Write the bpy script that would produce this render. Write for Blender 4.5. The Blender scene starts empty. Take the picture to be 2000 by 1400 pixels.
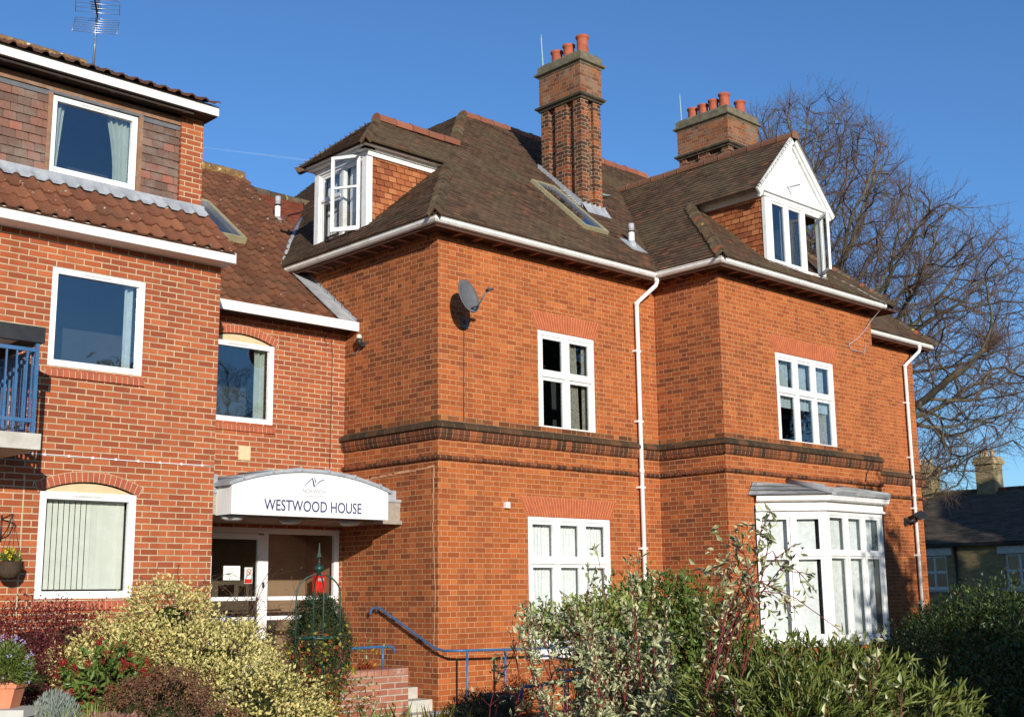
import bpy, math, random
import numpy as np
from mathutils import Vector, Matrix
from mathutils.noise import noise as pnoise
random.seed(7); RNG=np.random.default_rng(7)
SC=bpy.context.scene; COL=SC.collection
R=math.radians

# ------------------------------------------------------------- camera, sky, sun, exposure
CAMP=Vector((-11.22,-13.28,1.53))
yaw,pit,rol=0.7629622,0.1889601,-0.01155924
_f=Vector((math.sin(yaw)*math.cos(pit),math.cos(yaw)*math.cos(pit),math.sin(pit)))
_r=Vector((math.cos(yaw),-math.sin(yaw),0)); _u=_r.cross(_f)
_r2=_r*math.cos(rol)+_u*math.sin(rol); _u2=-_r*math.sin(rol)+_u*math.cos(rol)
FPX=2387.9
cd=bpy.data.cameras.new('camera'); cam=bpy.data.objects.new('camera',cd); COL.objects.link(cam)
cd.sensor_width=36; cd.lens=FPX/2000*36; cd.clip_end=2000; cd.clip_start=.1
mw=Matrix((_r2,_u2,-_f)).transposed().to_4x4(); mw.translation=CAMP; cam.matrix_world=mw
SC.camera=cam
def at(px,py,D):
    "point D metres deep along the view axis behind photo pixel (px,py)"
    return CAMP+(_r2*((px-1000)/FPX)-_u2*((py-700)/FPX)+_f)*D
w=bpy.data.worlds.new('World'); SC.world=w; w.use_nodes=True
SUNV=Vector((.5,1,-.29)).normalized()          # travel direction of the light
sel=math.asin(-SUNV.z); saz=math.atan2(-SUNV.x,-SUNV.y)
sk=w.node_tree.nodes.new('ShaderNodeTexSky'); sk.sky_type='NISHITA'; sk.sun_disc=False
sk.sun_elevation=sel; sk.sun_rotation=saz; sk.altitude=50; sk.air_density=1.0; sk.dust_density=.3; sk.ozone_density=6.5
bg=w.node_tree.nodes['Background']; w.node_tree.links.new(sk.outputs[0],bg.inputs[0]); bg.inputs[1].default_value=.15
sl=bpy.data.lights.new('sun','SUN'); sl.energy=5.0; sl.angle=R(.5); sl.color=(1,.93,.82)
so=bpy.data.objects.new('sun',sl); COL.objects.link(so); so.rotation_euler=SUNV.to_track_quat('-Z','Y').to_euler(); so.location=(-20,-40,25)
SC.view_settings.view_transform='Standard'; SC.view_settings.look='None'; SC.view_settings.exposure=0.12; SC.view_settings.gamma=1
SC.render.engine='CYCLES'

# ------------------------------------------------------------- node helpers / materials
class NT:
    def __init__(s,name):
        s.m=bpy.data.materials.new(name); s.m.use_nodes=True; s.t=s.m.node_tree; s.n=s.t.nodes; s.l=s.t.links
        s.b=s.n['Principled BSDF']; s.out=s.n['Material Output']
    def N(s,ty,**kw):
        n=s.n.new(ty)
        for k,v in kw.items(): setattr(n,k,v)
        return n
    def put(s,sock,v):
        if hasattr(v,'links') or isinstance(v,bpy.types.NodeSocket): s.l.new(v,sock)
        elif v is not None:
            sock.default_value=v
    def math(s,op,a,b=None,c=None,clamp=False):
        n=s.N('ShaderNodeMath',operation=op,use_clamp=clamp)
        for i,v in enumerate((a,b,c)):
            if v is not None: s.put(n.inputs[i],v)
        return n.outputs[0]
    def mix(s,f,a,b,blend='MIX'):
        n=s.N('ShaderNodeMix',data_type='RGBA',blend_type=blend)
        s.put(n.inputs[0],f); s.put(n.inputs[6],a if not isinstance(a,tuple) else (*a[:3],1)); s.put(n.inputs[7],b if not isinstance(b,tuple) else (*b[:3],1))
        return n.outputs[2]
    def noise(s,scale,detail=3,rough=.55,vec=None,dim='3D'):
        n=s.N('ShaderNodeTexNoise'); n.inputs['Scale'].default_value=scale; n.inputs['Detail'].default_value=detail; n.inputs['Roughness'].default_value=rough
        s.l.new(vec if vec is not None else s.pos(),n.inputs['Vector']); return n.outputs[0]
    def pos(s):
        if not hasattr(s,'_p'): s._p=s.N('ShaderNodeNewGeometry')
        return s._p.outputs['Position']
    def uv(s):
        if not hasattr(s,'_u'): s._u=s.N('ShaderNodeUVMap')
        return s._u.outputs[0]
    def attr(s,name):
        n=s.N('ShaderNodeAttribute'); n.attribute_name=name; return n.outputs['Fac']
    def ramp(s,f,stops,interp='LINEAR'):
        n=s.N('ShaderNodeValToRGB'); cr=n.color_ramp; cr.interpolation=interp
        while len(cr.elements)<len(stops): cr.elements.new(.5)
        for e,(p,c) in zip(cr.elements,stops): e.position=p; e.color=(*c[:3],1)
        s.l.new(f,n.inputs[0]); return n.outputs[0]
    def mr(s,v,a,b,c=0,d=1,smooth=False):
        n=s.N('ShaderNodeMapRange'); n.interpolation_type='SMOOTHSTEP' if smooth else 'LINEAR'
        s.put(n.inputs[0],v)
        for i,x in enumerate((a,b,c,d)): s.put(n.inputs[i+1],x)
        return n.outputs[0]
    def bump(s,h,strength=.5,dist=.01):
        n=s.N('ShaderNodeBump'); n.inputs['Strength'].default_value=strength; n.inputs['Distance'].default_value=dist
        s.l.new(h,n.inputs['Height']); s.l.new(n.outputs[0],s.b.inputs['Normal']); return n
    def fin(s,col=None,rough=.8,spec=.3,metal=0):
        if col is not None: s.put(s.b.inputs['Base Color'],col if not isinstance(col,tuple) else (*col[:3],1))
        s.put(s.b.inputs['Roughness'],rough); s.b.inputs['Specular IOR Level'].default_value=spec; s.b.inputs['Metallic'].default_value=metal
        return s.m

def plain(name,c1,c2=None,scale=6,rough=.6,spec=.4,bump=.15,metal=0,dirt=None,dscale=1.5,fine=60):
    t=NT(name); c2=c2 or tuple(x*.8 for x in c1)
    a=t.mr(t.noise(scale,4,.6),.35,.65)
    col=t.mix(a,c1,c2)
    if dirt:
        d=t.mr(t.noise(dscale,6,.7),.52,.75); col=t.mix(t.math('MULTIPLY',d,.8),col,dirt)
    if bump: t.bump(t.noise(fine,3),bump,.004)
    return t.fin(col,rough,spec,metal)

def brick(name,cols,mortar,P=.225,split=1.0,off=.5,ch=.075,mw=.010,soot=None,sootamt=.5,bumps=.8,vscale=1.0,bloom=None):
    t=NT(name)
    sep=t.N('ShaderNodeSeparateXYZ'); 
    dn=t.N('ShaderNodeTexNoise'); dn.inputs['Scale'].default_value=18; dn.inputs['Detail'].default_value=2; t.l.new(t.uv(),dn.inputs['Vector'])
    sub=t.N('ShaderNodeVectorMath',operation='SUBTRACT'); t.l.new(dn.outputs['Color'],sub.inputs[0]); sub.inputs[1].default_value=(.5,.5,.5)
    scl=t.N('ShaderNodeVectorMath',operation='SCALE'); t.l.new(sub.outputs[0],scl.inputs[0]); scl.inputs['Scale'].default_value=.006
    add=t.N('ShaderNodeVectorMath',operation='ADD'); t.l.new(t.uv(),add.inputs[0]); t.l.new(scl.outputs[0],add.inputs[1])
    t.l.new(add.outputs[0],sep.inputs[0]); u,v=sep.outputs[0],sep.outputs[1]
    M=t.math
    vr=M('DIVIDE',v,ch); row=M('FLOOR',vr); fv=M('FRACT',vr)
    par=M('FRACT',M('MULTIPLY',row,.5)); offv=M('MULTIPLY',par,2*off)
    uu=M('ADD',M('DIVIDE',u,P),offv); cell=M('FLOOR',uu); fu=M('FRACT',uu)
    H=M('GREATER_THAN',fu,split)
    l=M('SUBTRACT',fu,M('MULTIPLY',H,split))
    L=M('ADD',split,M('MULTIPLY',H,1-2*split))
    du=M('MULTIPLY',M('MINIMUM',l,M('SUBTRACT',L,l)),P); dv=M('MULTIPLY',M('MINIMUM',fv,M('SUBTRACT',1,fv)),ch)
    d=M('MINIMUM',du,dv)
    mask=t.mr(d,mw/2-.001,mw/2+.0025,0,1,True)
    comb=t.N('ShaderNodeCombineXYZ'); t.l.new(M('ADD',M('MULTIPLY',cell,2),H),comb.inputs[0]); t.l.new(row,comb.inputs[1])
    wn=t.N('ShaderNodeTexWhiteNoise',noise_dimensions='2D'); t.l.new(comb.outputs[0],wn.inputs['Vector'])
    comb2=t.N('ShaderNodeVectorMath',operation='ADD'); t.l.new(comb.outputs[0],comb2.inputs[0]); comb2.inputs[1].default_value=(37.3,11.7,0)
    wn2=t.N('ShaderNodeTexWhiteNoise',noise_dimensions='2D'); t.l.new(comb2.outputs[0],wn2.inputs['Vector'])
    col=t.ramp(wn.outputs['Value'],cols)
    # headers a little darker; speckle inside each brick
    sp=t.noise(55,4,.7); col=t.mix(t.mr(sp,.3,.8,0,.45),col,tuple(c*.55 for c in cols[0][1]),'MIX')
    big=t.noise(.7*vscale,5,.62)
    if soot:
        f=t.mr(M('ADD',big,M('MULTIPLY',wn2.outputs['Value'],.35)),.62,.95,0,sootamt)
        col=t.mix(f,col,soot)
    mp=t.N('ShaderNodeMapping'); mp.inputs['Scale'].default_value=(3.5,3.5,.35); t.l.new(t.pos(),mp.inputs['Vector'])
    stk=t.mr(t.noise(1.0,5,.65,vec=mp.outputs[0]),.50,.72,0,.42); col=t.mix(stk,col,tuple(c*.55 for c in cols[1][1]))
    mn=t.mix(t.mr(t.noise(3.0,3),.35,.65),mortar,tuple(c*.72 for c in mortar))
    col=t.mix(mask,mn,col)
    if bloom:
        bl=t.mr(t.noise(2.3,6,.7),.56,.72,0,.75); col=t.mix(bl,col,bloom)
    h=M('ADD',M('MULTIPLY',mask,.8),M('ADD',M('MULTIPLY',sp,.25),M('MULTIPLY',wn2.outputs['Value'],.2)))
    t.bump(h,bumps,.008)
    return t.fin(col,.88,.15)

def tilemat(name,stops,moss=None,mossamt=.5,spots=None,rough=.85,mscale=.8,msp=(.5,.7)):
    t=NT(name); rn=t.attr('rnd')
    col=t.ramp(rn,stops)
    fine=t.noise(40,4,.7); col=t.mix(t.mr(fine,.35,.75,0,.5),col,tuple(c*.5 for c in stops[0][1]))
    if moss:
        mm=t.mr(t.math('ADD',t.noise(mscale,6,.7),t.math('MULTIPLY',fine,.15)),msp[0]+.07,msp[1]+.07,0,mossamt); col=t.mix(mm,col,moss)
    if spots:
        for sc,c,th in spots:
            s_=t.mr(t.noise(sc,2,.5),th,th+.03,0,.85); col=t.mix(s_,col,c)
    t.bump(fine,.6,.006)
    return t.fin(col,rough,.2)

def leafmat(name,centre,edge=None,alt=None,rough=.45,trans=.25,e0=.45,e1=.75):
    t=NT(name); rn=t.attr('rnd')
    c=t.mix(t.mr(rn,.55,1,0,1),centre,alt or tuple(min(1,x*1.5) for x in centre))
    if edge:
        e=t.attr('edge'); c=t.mix(t.mr(t.math('ADD',e,t.math('MULTIPLY',t.math('SUBTRACT',rn,.5),.5)),e0,e1),c,edge)
    c=t.mix(t.mr(rn,0,1,0,.45),c,tuple(x*.45 for x in centre),'MIX') if not edge else c
    t.fin(c,rough,.35)
    if trans:
        tr=t.N('ShaderNodeBsdfTranslucent'); t.l.new(c,tr.inputs[0]) if isinstance(c,bpy.types.NodeSocket) else None
        mx=t.N('ShaderNodeMixShader'); mx.inputs[0].default_value=trans
        t.l.new(t.b.outputs[0],mx.inputs[1]); t.l.new(tr.outputs[0],mx.inputs[2]); t.l.new(mx.outputs[0],t.out.inputs[0])
    return t.m

def glassmat(name,refl=.1,tint=(.85,.9,.92)):
    t=NT(name)
    fr=t.N('ShaderNodeLayerWeight'); fr.inputs[0].default_value=.5
    f=t.math('ADD',t.math('MULTIPLY',t.math('POWER',fr.outputs['Facing'],4.0),.9),refl,clamp=True)
    gl=t.N('ShaderNodeBsdfGlossy'); gl.inputs['Roughness'].default_value=.02
    tr=t.N('ShaderNodeBsdfTransparent'); tr.inputs[0].default_value=(*tint,1)
    bp=t.N('ShaderNodeBump'); bp.inputs['Strength'].default_value=.08; bp.inputs['Distance'].default_value=.02
    t.l.new(t.noise(2.2,2),bp.inputs['Height']); t.l.new(bp.outputs[0],gl.inputs['Normal'])
    mx=t.N('ShaderNodeMixShader'); t.l.new(f,mx.inputs[0]); t.l.new(tr.outputs[0],mx.inputs[1]); t.l.new(gl.outputs[0],mx.inputs[2])
    t.l.new(mx.outputs[0],t.out.inputs[0]); return t.m

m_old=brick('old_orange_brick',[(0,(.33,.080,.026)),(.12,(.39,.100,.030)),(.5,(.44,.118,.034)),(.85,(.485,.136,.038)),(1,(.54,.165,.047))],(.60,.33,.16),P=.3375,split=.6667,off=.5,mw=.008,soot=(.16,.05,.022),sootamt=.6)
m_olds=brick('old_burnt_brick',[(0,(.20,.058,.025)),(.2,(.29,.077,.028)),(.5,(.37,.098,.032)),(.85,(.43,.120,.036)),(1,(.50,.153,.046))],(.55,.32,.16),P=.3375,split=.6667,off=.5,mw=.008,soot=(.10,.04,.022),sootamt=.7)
m_oldgrime=brick('old_brick_stained',[(0,(.12,.04,.018)),(.3,(.22,.065,.025)),(.6,(.35,.10,.03)),(1,(.5,.16,.045))],(.42,.27,.14),P=.3375,split=.6667,mw=.009,soot=(.07,.04,.025),sootamt=.85)
m_chim=brick('chimney_brick',[(0,(.06,.03,.022)),(.45,(.13,.045,.026)),(.55,(.28,.08,.032)),(1,(.40,.12,.042))],(.36,.27,.17),P=.3375,split=.6667,mw=.011,soot=(.07,.05,.035),sootamt=.85,vscale=2)
m_chimtop=brick('chimney_brick_limed',[(0,(.13,.05,.028)),(.5,(.26,.085,.035)),(1,(.36,.13,.05))],(.32,.24,.15),P=.3375,split=.6667,mw=.009,soot=(.20,.18,.14),sootamt=.6,vscale=2,bloom=(.27,.25,.19))
m_new=brick('modern_red_brick',[(0,(.29,.072,.032)),(.3,(.38,.096,.038)),(.7,(.45,.12,.045)),(1,(.50,.145,.055))],(.56,.44,.28),P=.225,split=1.0,off=.5,mw=.012,soot=(.22,.06,.035),sootamt=.5)
m_planter=brick('planter_brick',[(0,(.32,.10,.06)),(.5,(.44,.16,.10)),(1,(.5,.22,.14))],(.5,.44,.34),P=.225,split=1.0,mw=.014,soot=(.2,.13,.09),sootamt=.5,bloom=(.55,.52,.46),vscale=3)
m_pale=brick('far_pale_brick',[(0,(.32,.24,.12)),(1,(.52,.40,.21))],(.36,.31,.2),mw=.008)
m_vous=plain('voussoir_red',(.46,.12,.045),(.36,.09,.04),9,.85,.15,.3)
m_archb=plain('arch_brick',(.44,.12,.06),(.33,.09,.05),7,.85,.15,.3)
m_mort=plain('mortar',(.55,.44,.28),(.45,.36,.24),9,.95,.1,.3)
m_mortp=plain('mortar_orange',(.66,.38,.22),(.58,.32,.18),9,.95,.1,.3)
m_string=brick('string_course_brick',[(0,(.10,.042,.025)),(.3,(.16,.055,.028)),(.65,(.24,.075,.032)),(1,(.36,.11,.04))],(.42,.30,.18),P=.1125,split=1.0,ch=5.0,mw=.006,soot=(.03,.026,.018),sootamt=.9,vscale=1.6)
m_white=plain('white_paint',(.80,.80,.78),(.72,.72,.69),5,.5,.4,.12,dirt=(.52,.50,.43),dscale=4,fine=30)
m_upvc=plain('white_plastic',(.82,.82,.81),(.79,.79,.78),4,.3,.45,0)
m_gutter=plain('gutter_plastic',(.80,.79,.75),(.70,.69,.64),8,.4,.4,0,dirt=(.45,.43,.37),dscale=6)
m_fascia=plain('white_fascia',(.80,.79,.76),(.74,.73,.69),7,.5,.35,.05,dirt=(.55,.53,.47),dscale=4)
m_soffit=plain('dark_soffit',(.10,.045,.03),(.07,.035,.025),6,.8,.2,.1)
m_rafter=plain('rafter_foot',(.40,.20,.13),(.3,.15,.1),6,.8,.2,.1)
m_wood=plain('weathered_wood',(.30,.16,.09),(.20,.11,.07),9,.8,.2,.3,dirt=(.34,.30,.25),dscale=6)
m_darkwood=plain('dark_timber',(.055,.04,.032),(.04,.03,.025),9,.8,.2,.3)
m_greywood=plain('grey_timber',(.36,.31,.25),(.27,.24,.2),14,.85,.2,.3)
m_lead=plain('lead_sheet',(.27,.29,.31),(.38,.40,.42),5,.5,.5,.2,dirt=(.5,.5,.49),dscale=3,fine=12)
m_stone=plain('concrete',(.55,.53,.47),(.46,.44,.38),8,.9,.15,.3,dirt=(.33,.31,.26))
m_band=plain('sooty_band',(.085,.07,.05),(.055,.045,.035),7,.95,.1,.5,dirt=(.2,.15,.07),dscale=4)
m_capst=plain('mossy_cement',(.19,.165,.12),(.11,.095,.065),7,.95,.1,.5,dirt=(.32,.26,.07),dscale=4)
m_pot=plain('terracotta_pot',(.42,.115,.06),(.30,.08,.045),6,.8,.2,.15)
m_terra=plain('terracotta_trough',(.62,.24,.13),(.56,.2,.1),6,.7,.25,.05)
m_stringd=brick('string_course_sooty',[(0,(.05,.032,.022)),(.5,(.09,.055,.03)),(1,(.17,.075,.035))],(.22,.17,.10),P=.225,split=1.0,ch=5.0,mw=.006,soot=(.035,.03,.02),sootamt=.8,vscale=1.6)
m_dlead=plain('dark_lead',(.10,.105,.115),(.14,.145,.155),5,.6,.4,.2)
m_cream=plain('cream_render',(.66,.50,.30),(.6,.45,.27),9,.9,.1,.1)
m_blue=plain('blue_paint',(.045,.14,.29),(.035,.105,.23),9,.4,.5,.05,dirt=(.12,.16,.28))
m_green=plain('green_enamel',(.008,.055,.04),(.007,.04,.03),9,.4,.5,0)
m_black=plain('black_metal',(.02,.02,.022),(.03,.03,.03),9,.45,.4,0)
m_dish=plain('dish_grey',(.10,.10,.11),(.13,.13,.13),9,.55,.4,0)
m_alu=plain('aluminium',(.5,.5,.52),(.42,.42,.45),9,.35,.5,0,metal=.8)
m_verd=plain('verdigris_metal',(.35,.5,.5),(.28,.42,.42),9,.6,.4,0)
m_grey=plain('grey_plastic',(.35,.35,.35),(.3,.3,.3),9,.5,.4,0)
m_cable=plain('dark_cable',(.07,.05,.05),(.05,.04,.04),9,.6,.3,0)
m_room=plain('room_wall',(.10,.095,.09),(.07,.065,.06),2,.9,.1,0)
m_hall=plain('hall_wall',(.27,.18,.11),(.22,.145,.09),2,.9,.1,0)
m_net=plain('net_curtain',(.76,.78,.76),(.62,.65,.63),14,.9,.1,0)
m_curt=plain('cream_curtain',(.66,.66,.54),(.58,.58,.46),9,.9,.1,0)
m_floral=plain('floral_curtain',(.60,.55,.42),(.42,.28,.2),30,.9,.1,0)
m_blind=plain('vertical_blind',(.62,.64,.56),(.56,.58,.5),6,.7,.2,0)
m_sign=plain('sign_white',(.80,.80,.79),(.76,.76,.75),3,.35,.4,0,dirt=(.62,.61,.57),dscale=2.5)
m_navy=plain('sign_navy',(.035,.04,.13),(.03,.035,.11),3,.5,.3,0)
m_lgrey=plain('sign_grey',(.42,.42,.45),(.38,.38,.41),3,.5,.3,0)
m_red=plain('red_box',(.70,.02,.015),(.6,.015,.01),3,.35,.4,0)
m_paper=plain('paper',(.78,.82,.78),(.76,.8,.77),3,.7,.2,0)
m_lamp=plain('lamp_diffuser',(.62,.6,.55),(.55,.53,.48),3,.4,.4,0)
m_soil=plain('soil',(.05,.035,.022),(.03,.022,.015),5,.95,.1,.6)
m_ochre=plain('ochre_frame',(.36,.32,.18),(.28,.25,.15),5,.6,.3,.1,dirt=(.25,.24,.15),dscale=6)
m_glass=glassmat('window_glass',.15)
m_glassc=glassmat('clear_glass',.05,(.97,.98,.98))
m_tile=tilemat('old_clay_tiles',[(0,(.075,.046,.030)),(.35,(.115,.068,.042)),(.7,(.155,.088,.055)),(.95,(.19,.10,.06)),(1,(.32,.11,.055))],moss=(.135,.108,.06),mossamt=.75,mscale=.9,msp=(.46,.66),spots=[(70,(.34,.32,.26),.70)])
m_tile2=tilemat('old_red_tiles',[(0,(.17,.045,.025)),(.5,(.26,.07,.035)),(1,(.34,.10,.05))],moss=(.12,.08,.05),mossamt=.6)
m_hung=tilemat('tile_hanging_orange',[(0,(.24,.07,.03)),(.4,(.38,.12,.045)),(1,(.50,.20,.08))],moss=(.15,.07,.04),mossamt=.5)
m_hungd=tilemat('tile_hanging_brown',[(0,(.14,.085,.065)),(.5,(.20,.115,.085)),(.85,(.26,.12,.085)),(1,(.36,.12,.075))],moss=(.22,.20,.17),mossamt=.6,mscale=3)
m_pan=tilemat('pantiles',[(0,(.17,.065,.035)),(.5,(.235,.09,.046)),(1,(.31,.125,.06))],moss=(.11,.06,.035),mossamt=.8,mscale=1.6,spots=[(13,(.55,.52,.48),.70),(9,(.50,.33,.06),.77)])
m_pand=tilemat('pantiles_dark',[(0,(.10,.045,.028)),(.5,(.14,.062,.036)),(1,(.19,.08,.042))],moss=(.09,.07,.04),mossamt=.8,mscale=2,spots=[(9,(.42,.28,.05),.76)])
m_panl=tilemat('pantiles_lichen',[(0,(.16,.09,.05)),(1,(.26,.15,.08))],moss=(.45,.28,.04),mossamt=.8,mscale=5,spots=[(11,(.55,.53,.46),.66)])
m_ridgew=tilemat('ridge_tiles_brown',[(0,(.14,.07,.045)),(.6,(.20,.09,.055)),(1,(.26,.12,.07))],moss=(.13,.12,.07),mossamt=.8,mscale=2)
m_ridge=tilemat('ridge_tiles',[(0,(.24,.085,.05)),(.6,(.31,.11,.065)),(1,(.36,.14,.08))],moss=(.14,.11,.07),mossamt=.8,mscale=1.6)
m_bonnet=tilemat('bonnet_tiles',[(0,(.07,.05,.035)),(.6,(.11,.075,.05)),(.95,(.15,.085,.05)),(1,(.36,.08,.04))],moss=(.17,.15,.09),mossamt=.8,mscale=2.5,spots=[(6,(.4,.3,.05),.70)])
m_slate=tilemat('slate',[(0,(.10,.075,.052)),(1,(.17,.13,.095))])

# ------------------------------------------------------------- mesh builder
class MB:
    def __init__(s): s.v=[]; s.f=[]; s.r=[]; s.mi=[]; s.sm=[]
    def poly(s,pts,rnd=None,mi=0,smooth=False):
        b=len(s.v); s.v.extend([tuple(p) for p in pts]); s.f.append(tuple(range(b,b+len(pts)))); s.r.append(random.random() if rnd is None else rnd); s.mi.append(mi); s.sm.append(smooth)
    def box(s,lo,hi,rnd=None,mi=0):
        (a,b,c),(d,e,f)=lo,hi
        s.obox(Vector((a,b,c)),Vector((d-a,0,0)),Vector((0,e-b,0)),Vector((0,0,f-c)),rnd,mi)
    def obox(s,o,A,B,C,rnd=None,mi=0):
        o,A,B,C=map(Vector,(o,A,B,C))
        if A.cross(B).dot(C)<0: A,B=B,A
        p=[o,o+A,o+A+B,o+B,o+C,o+A+C,o+A+B+C,o+B+C]; b=len(s.v); s.v.extend([tuple(x) for x in p])
        rnd=random.random() if rnd is None else rnd
        for q in ((0,3,2,1),(4,5,6,7),(0,1,5,4),(1,2,6,5),(2,3,7,6),(3,0,4,7)):
            s.f.append(tuple(b+i for i in q)); s.r.append(rnd); s.mi.append(mi); s.sm.append(False)
    def loft(s,rings,closed=True,cap=True,smooth=True,mi=0,rnd=None):
        b=len(s.v); n=len(rings[0])
        for rg in rings: s.v.extend([tuple(p) for p in rg])
        rnd=random.random() if rnd is None else rnd
        for i in range(len(rings)-1):
            for j in range(n if closed else n-1):
                k=(j+1)%n; s.f.append((b+i*n+j,b+i*n+k,b+(i+1)*n+k,b+(i+1)*n+j)); s.r.append(rnd); s.mi.append(mi); s.sm.append(smooth)
        if cap and closed:
            s.f.append(tuple(b+j for j in range(n))[::-1]); s.f.append(tuple(b+(len(rings)-1)*n+j for j in range(n)))
            s.r+= [rnd]*2; s.mi+=[mi]*2; s.sm+=[False]*2
    def tube(s,pts,r,n=8,mi=0,rnd=None,cap=True):
        pts=[Vector(p) for p in pts]; rs=r if isinstance(r,(list,tuple)) else [r]*len(pts); rings=[]
        up=None
        for i,p in enumerate(pts):
            d=(pts[min(i+1,len(pts)-1)]-pts[max(i-1,0)])
            if d.length<1e-9: d=Vector((0,0,1))
            d.normalize()
            if up is None: up=Vector((0,0,1)) if abs(d.z)<.9 else Vector((1,0,0))
            a=d.cross(up); 
            if a.length<1e-4: a=d.orthogonal()
            a.normalize(); b2=a.cross(d); up=b2
            rings.append([p+(a*math.cos(t)+b2*math.sin(t))*rs[i] for t in [2*math.pi*k/n for k in range(n)]])
        s.loft(rings,cap=cap,mi=mi,rnd=rnd)
    def lathe(s,c,prof,n=16,mi=0,axis=None,rnd=None):
        c=Vector(c); rings=[[c+Vector((r*math.cos(2*math.pi*k/n),r*math.sin(2*math.pi*k/n),z)) for k in range(n)] for r,z in prof]
        s.loft(rings,mi=mi,rnd=rnd)
    def sweep(s,prof,path,mi=0,closedprof=True,rnd=None,side=1):
        "prof [(offset,z)], path [(x,y)] wall line; offset goes to the right of travel * side; mitred"
        path=[Vector((p[0],p[1])) for p in path]; rings=[]
        for i,p in enumerate(path):
            ns=[]
            for a,b in ((i-1,i),(i,i+1)):
                if a>=0 and b<len(path):
                    d=(path[b]-path[a]).normalized(); ns.append(Vector((d.y,-d.x))*side)
            n=ns[0] if len(ns)==1 else (ns[0]+ns[1])/(1+ns[0].dot(ns[1]))
            rings.append([(p.x+n.x*o,p.y+n.y*o,z) for o,z in prof])
        # separate verts per segment for clean shading
        for i in range(len(rings)-1):
            s.loft([rings[i],rings[i+1]],closed=closedprof,cap=(closedprof),smooth=False,mi=mi,rnd=rnd)
    def build(s,name,mats,parent=None,shade=None):
        if not isinstance(mats,(list,tuple)): mats=[mats]
        me=bpy.data.meshes.new(name); me.from_pydata(s.v,[],s.f)
        for m in mats: me.materials.append(m)
        n=len(s.f)
        if n:
            me.polygons.foreach_set('material_index',s.mi)
            me.polygons.foreach_set('use_smooth',s.sm)
            at_=me.attributes.new('rnd','FLOAT','FACE'); at_.data.foreach_set('value',s.r)
            uv=me.uv_layers.new(name='UVMap'); co=[0.0]*(2*len(me.loops)); V=me.vertices
            for p in me.polygons:
                nx,ny,nz=p.normal
                h=math.hypot(nx,ny)
                if h<.05: tx,ty=1,0; S=(0,1,0)
                else:
                    tx,ty=-ny/h,nx/h; S=(-nx*nz/h,-ny*nz/h,h)
                    if abs(nz)<.05: S=(0,0,1)
                for li in p.loop_indices:
                    c=V[me.loops[li].vertex_index].co
                    co[2*li]=c.x*tx+c.y*ty; co[2*li+1]=c.x*S[0]+c.y*S[1]+c.z*S[2]
            uv.data.foreach_set('uv',co)
        o=bpy.data.objects.new(name,me); COL.objects.link(o)
        if parent: setpar(o,parent)
        return o
def wl(o):
    v=Vector((0,0,0))
    while o: v+=o.location; o=o.parent
    return v
def setpar(o,p):
    o.parent=p; o.matrix_parent_inverse=Matrix.Identity(4)
    # keep vertices in world coordinates: shift by parent's world location
    o.location=o.location-wl(p)
def tag(o,label=None,cat=None,group=None,kind=None):
    if label: o['label']=label
    if cat: o['category']=cat
    if group: o['group']=group
    if kind: o['kind']=kind
    return o
def thing(name,label,cat,loc=(0,0,0),group=None):
    o=bpy.data.objects.new(name,None); COL.objects.link(o); o.location=loc; o.empty_display_size=.2
    return tag(o,label,cat,group)

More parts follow.
